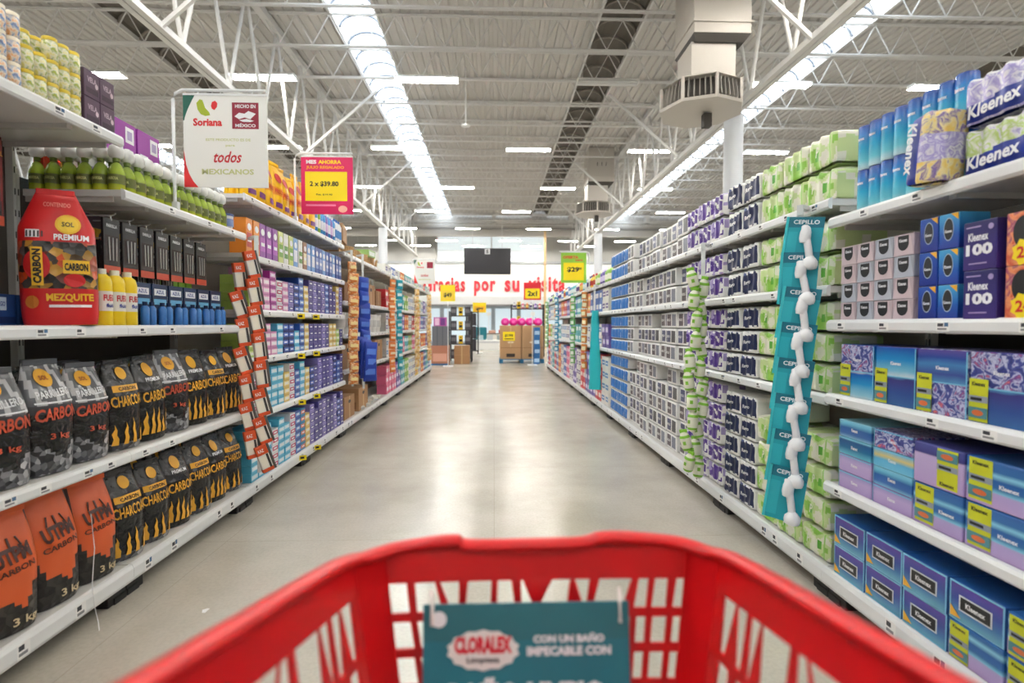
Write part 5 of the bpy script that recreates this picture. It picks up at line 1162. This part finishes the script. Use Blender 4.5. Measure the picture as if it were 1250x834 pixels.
# ================================================================== SHOPPING CART
def redm():
    m, ns, ls, p = nodemat('red_plastic'); p.inputs['Base Color'].default_value = L3((200, 6, 16)); p.inputs['Roughness'].default_value = .38; p.inputs['Specular IOR Level'].default_value = .45
    p.inputs['Subsurface Weight'].default_value = .0
    return m
REDP = redm(); CH = C(170, 172, 176, .25, .9)
cart = empty('shopping_cart', (.07, .4, 0)); tag(cart, 'red plastic shopping cart with teal advertising card, seen from behind', 'shopping cart')
OX, OY = -.07, -.4
FL, FR = Vector((-.205, .85, .935)), Vector((.345, .85, .937)); BL, BR = Vector((-.305, .10, 1.082)), Vector((.385, .10, 1.05))
def sh(v): return (v[0]+OX, v[1]+OY, v[2])
# rim: a rounded lip following the basket mouth
def lerp(a, b_, t): return a+(b_-a)*t
path = [BL, lerp(BL, FL, .5), lerp(BL, FL, .88), FL+Vector((.012, -.03, .001)), FL+Vector((.05, 0, .002)), FL+Vector((.10, .0, .010)), FL+Vector((.145, .002, .012)), FL+Vector((.165, .002, .004)), lerp(FL, FR, .5)+Vector((0, .002, .003)), FR+Vector((-.20, .002, .004)), FR+Vector((-.17, .002, .012)), FR+Vector((-.12, 0, .012)), FR+Vector((-.05, 0, .004)), FR+Vector((-.012, -.03, .0)), lerp(BR, FR, .88), lerp(BR, FR, .5), BR]
def smooth_path(P, n=5):
    out = []
    for i in range(len(P)-1):
        p0, p1, p2, p3 = P[max(i-1, 0)], P[i], P[i+1], P[min(i+2, len(P)-1)]
        for k in range(n):
            t = k/n; out.append(.5*((2*p1)+(p2-p0)*t+(2*p0-5*p1+4*p2-p3)*t*t+(3*p1-p0-3*p2+p3)*t**3))
    out.append(P[-1]); return out
sp = smooth_path(path)
ctr = Vector((.07, .3, 0)); rings = []
for i, p_ in enumerate(sp):
    d = (sp[min(i+1, len(sp)-1)]-sp[max(i-1, 0)]); d.z = 0; d.normalize(); out = Vector((-d.y, d.x, 0))
    if out.dot(p_-ctr) < 0: out = -out
    prof = [(-.006, -.004), (-.006, .002), (0, .008), (.012, .009), (.022, .006), (.027, -.002), (.027, -.022), (.023, -.022), (.02, -.004)]
    rings.append([sh(p_+out*a+Vector((0, 0, c_))) for a, c_ in prof])
b = MB(); b.loft(rings, REDP); build('rim', b, cart)
# walls with cut-outs. A wall is a sheet (s along, t down) with rows of holes; each hole = (s0 top, s1 top, s0 bottom, s1 bottom)
def wall(name, P, rows, T, th=.004, nrm=Vector((0, 1, 0)), parent=cart):
    """P(s, t) -> point; rows = [(t0, t1, holes)]"""
    b = MB(); faces = []
    def q(pts):
        V = [P(s_, t_) for s_, t_ in pts]; V = V+[v+nrm*th for v in V]; n = len(pts)
        F_ = [tuple(range(n)), tuple(range(2*n-1, n-1, -1))]+[(i, i+n, (i+1) % n+n, (i+1) % n) for i in range(n)]
        b.add([sh(v) for v in V], F_, REDP)
    def band(t0, t1, a0=0, a1=1, c0=None, c1=None):
        c0 = a0 if c0 is None else c0; c1 = a1 if c1 is None else c1; n = max(1, int(abs(a1-a0)*12))
        for k in range(n):
            q([(lerp(a0, a1, k/n), t0), (lerp(a0, a1, (k+1)/n), t0), (lerp(c0, c1, (k+1)/n), t1), (lerp(c0, c1, k/n), t1)])
    t = 0
    for t0, t1, holes in rows:
        if t0 > t: band(t, t0)
        ca = cb = 0
        for h0, h1, g0, g1 in holes:
            band(t0, t1, ca, h0, cb, g0); ca, cb = h1, g1
        band(t0, t1, ca, 1, cb, 1); t = t1
    band(t, T)
    build(name, b, parent)
H = .46
def PF(s_, t_): a = lerp(FL, FR, s_); c_ = lerp(FL, FR, .14+.72*s_)+Vector((0, -.07, -H)); bow = 4*s_*(1-s_); return lerp(a, c_, t_/H)+Vector((0, .006*bow, 0))
topr = [(.035, .105, .045, .105), (.13, .19, .128, .205), (.205, .262, .232, .255), (.29, .36, .275, .352), (.38, .42, .372, .43), (.45, .455, .45, .49), (.545, .6, .5, .59), (.615, .66, .645, .65), (.69, .79, .67, .765), (.81, .84, .80, .838), (.86, .90, .855, .90), (.925, .965, .92, .96)]
reg = [(.04, .105, .045, .108), (.125, .2, .13, .2), (.225, .3, .225, .3), (.325, .4, .325, .4), (.425, .5, .425, .5), (.525, .6, .525, .6), (.625, .7, .625, .7), (.725, .79, .725, .79), (.81, .84, .81, .84), (.86, .905, .86, .905), (.925, .965, .925, .965)]
wall('front_panel', PF, [(.05, .095, topr), (.108, .148, reg), (.161, .201, reg), (.216, .256, reg), (.27, .31, reg), (.325, .365, reg)], H, nrm=Vector((0, .004/.004, 0)))
def side(sgn):
    A, Bk = (FL, BL) if sgn < 0 else (FR, BR)
    def P(s_, t_):
        a = lerp(A, Bk, s_); c_ = lerp(A, Bk, .03+.95*s_); c_ = Vector((lerp(.07, c_.x, .74), c_.y-.04*(1-s_), A.z-H)); return lerp(a, c_, t_/H)
    # slanted openings: wide ones leaning back between narrow slivers
    up = [(.105, .125, .10, .15), (.165, .185, .15, .19), (.205, .215, .20, .235), (.245, .32, .235, .32), (.345, .40, .335, .36), (.42, .45, .36, .455), (.48, .56, .47, .57), (.6, .66, .59, .67), (.7, .78, .69, .79), (.82, .9, .81, .91)]
    mid = [(.10, .15, .105, .145), (.17, .185, .17, .20), (.205, .225, .215, .24), (.25, .31, .25, .30), (.325, .35, .33, .39), (.37, .455, .42, .46), (.48, .57, .48, .56), (.6, .67, .6, .67), (.7, .79, .7, .79), (.82, .91, .82, .91)]
    wall('side_panel', P, [(.05, .125, [(c_, d_, a_, e_) for a_, e_, c_, d_ in up]), (.137, .20, [(c_, d_, a_, e_) for a_, e_, c_, d_ in mid]), (.215, .275, up), (.29, .35, mid)], H, nrm=Vector((sgn*1.0, 0, 0)))
side(-1); side(1)
# corner posts, floor of the basket
for sgn, A in ((-1, FL), (1, FR)):
    b = MB(); e = Vector((lerp(.07, A.x, .74), A.y-.06, A.z-H)); M1, M2 = lerp(A, FR if sgn < 0 else FL, .055), lerp(A, BL if sgn < 0 else BR, .07); b.loft([[sh(q_+Vector((0, 0, -.003))) for q_ in (M1, M2, A)], [sh(lerp(e, q_, .0)+(q_-A)*.7) for q_ in (M1, M2, A)]], REDP, True, True, False); build('corner_post', b, cart)
b = MB(); zb = .5; 
x0, x1 = -.13, .27
for k in range(9): xx = x0+(x1-x0)*k/8; b.box(xx+OX-.008, .12+OY, zb-.006, xx+OX+.008, .79+OY, zb, REDP)
for k in range(12): yy = .13+.66*k/11; b.box(x0+OX, yy+OY-.008, zb-.006, x1+OX, yy+OY+.008, zb-.001, REDP)
build('basket_floor', b, cart)
b = MB()
for k in range(8): xx = -.30+.74*k/7; b.tube([sh((xx, .1, 1.06)), sh((lerp(.07, xx, .72), .12, .5))], .004, CH, 6)
for z_ in (1.06, .9, .7): b.tube([sh((-.31+.1*(1.06-z_), .1+.02*(1.06-z_), z_)), sh((.43-.1*(1.06-z_), .1+.02*(1.06-z_), z_))], .004, CH, 6)
build('rear_gate', b, cart)
b = MB()
for sx_ in (-.19, .33):
    b.tube([sh((sx_, .78, .11)), sh((sx_, .76, .47)), sh((sx_, .2, .47)), sh((sx_, .1, .12))], .011, CH, 8); b.tube([sh((sx_, .78, .13)), sh((sx_, .1, .14))], .011, CH, 8)
    b.tube([sh((sx_, .18, .47)), sh((sx_-.12*(1 if sx_ < 0 else -1)*1, .02, 1.08))], .012, CH, 8)
for y_ in (.77, .45, .12): b.tube([sh((-.19, y_, .135)), sh((.33, y_, .135))], .009, CH, 8)
build('chassis', b, cart)
b = MB(); b.tube([sh((-.33, .0, 1.1)), sh((.46, .0, 1.1))], .017, REDP, 12)
for x_ in (-.33, .46): b.box(x_+OX-.02, -.03+OY, 1.07, x_+OX+.02, .12+OY, 1.13, DARK, .01)
build('handle', b, cart)
for x_ in (-.19, .33):
    for y_ in (.76, .12):
        b = MB(); M_ = Matrix.Translation(Vector(sh((x_, y_, .06)))) @ Matrix.Rotation(math.pi/2, 4, 'Y'); g = MB(); g.lathe([(.04, -.015), (.058, -.013), (.06, 0), (.058, .013), (.04, .015)], C(60, 60, 64, .6), 20)
        b.add([tuple(M_ @ Vector(v)) for v in g.v], g.f, g.mats[0], True); b.bar(sh((x_+.022, y_, .06)), sh((x_+.022, y_, .125)), .02, .004, CH); b.bar(sh((x_-.022, y_, .06)), sh((x_-.022, y_, .125)), .02, .004, CH)
        b.box(x_+OX-.024, y_+OY-.015, .118, x_+OX+.024, y_+OY+.015, .128, CH); build('caster', b, cart)
# teal advertising card clipped inside the front
CT1 = C(30, 120, 138, .35); b = MB(); cw, chh = .318, .36
b.box(-cw/2, -.0015, -chh, cw/2, .0015, 0, CT1); b.rect(-cw/2, -.055, cw/2, 0, -.0018, C(40, 112, 124, .35))
Fq = -.0024
pts = []
for k in range(28):
    a = 2*math.pi*k/28; r = 1+.09*(k % 2); pts.append((-.067+.052*r*math.cos(a), -.068+.028*r*math.sin(a)))
b.poly(pts, Fq, C(238, 236, 234, .35)); b.text('CLORALEX', -.067, -.060, .088, .026, Fq-.0006, C(214, 20, 50, .35), .06); b.text('Limpieza', -.067, -.083, .05, .011, Fq-.0006, C(50, 60, 70, .35), .03)
b.ell(-.135, -.022, .012, .012, Fq, KW); b.text('CON UN BAÑO', .065, -.052, .11, .014, Fq, KW, .05); b.text('IMPECABLE CON', .065, -.071, .13, .014, Fq, KW, .05); b.text('BAÑO LIMPIO', 0, -.13, .24, .045, Fq, KW, .06); b.text('CLORALEX', 0, -.2, .2, .04, Fq, C(214, 20, 50, .35), .06)
b.poly([(.1, -.2), (.15, -.2), (.15, -.34), (.1, -.34)], Fq, KW); b.ell(-.06, -.28, .05, .04, Fq, C(120, 200, 210, .35))
card = build('advertising_card', b, None, (.05, .812, .868), 0); card.rotation_euler = (-.13, 0, 0)
card.parent = cart; card.location = (.05+OX, .812+OY, .868); card['label'] = 'teal advertising card with red and white logo'
b = MB()
for s_ in (-1, 1): b.tube([(s_*.145, -.004, -.03), (s_*.145, -.004, .004), (s_*.15, .02, .012)], .003, C(236, 230, 226, .4), 6)
build('cable_tie', b, card)
# bits of litter on the floor by the charcoal shelves
b = MB(); b.poly([(0, 0), (.03, .002), (.034, .02), (.012, .026), (-.004, .014)], 0, KW); 
lt = MB(); lt.add([(x, z, .002+.004*((i) % 2)) for i, (x, y_, z) in enumerate(b.v)], b.f, C(240, 240, 240, .5)); lm = lt.mesh('paper_scrap')
for i, (x, y_) in enumerate(((-1.13, 1.66), (-1.3, 2.4))):
    o = link('paper_scrap', lm, None, (x, y_, .0008), i*1.3); tag(o, 'tiny white paper scrap on the floor, %s' % ('beside the cart basket', 'close to the shelf foot')[i], 'scrap')
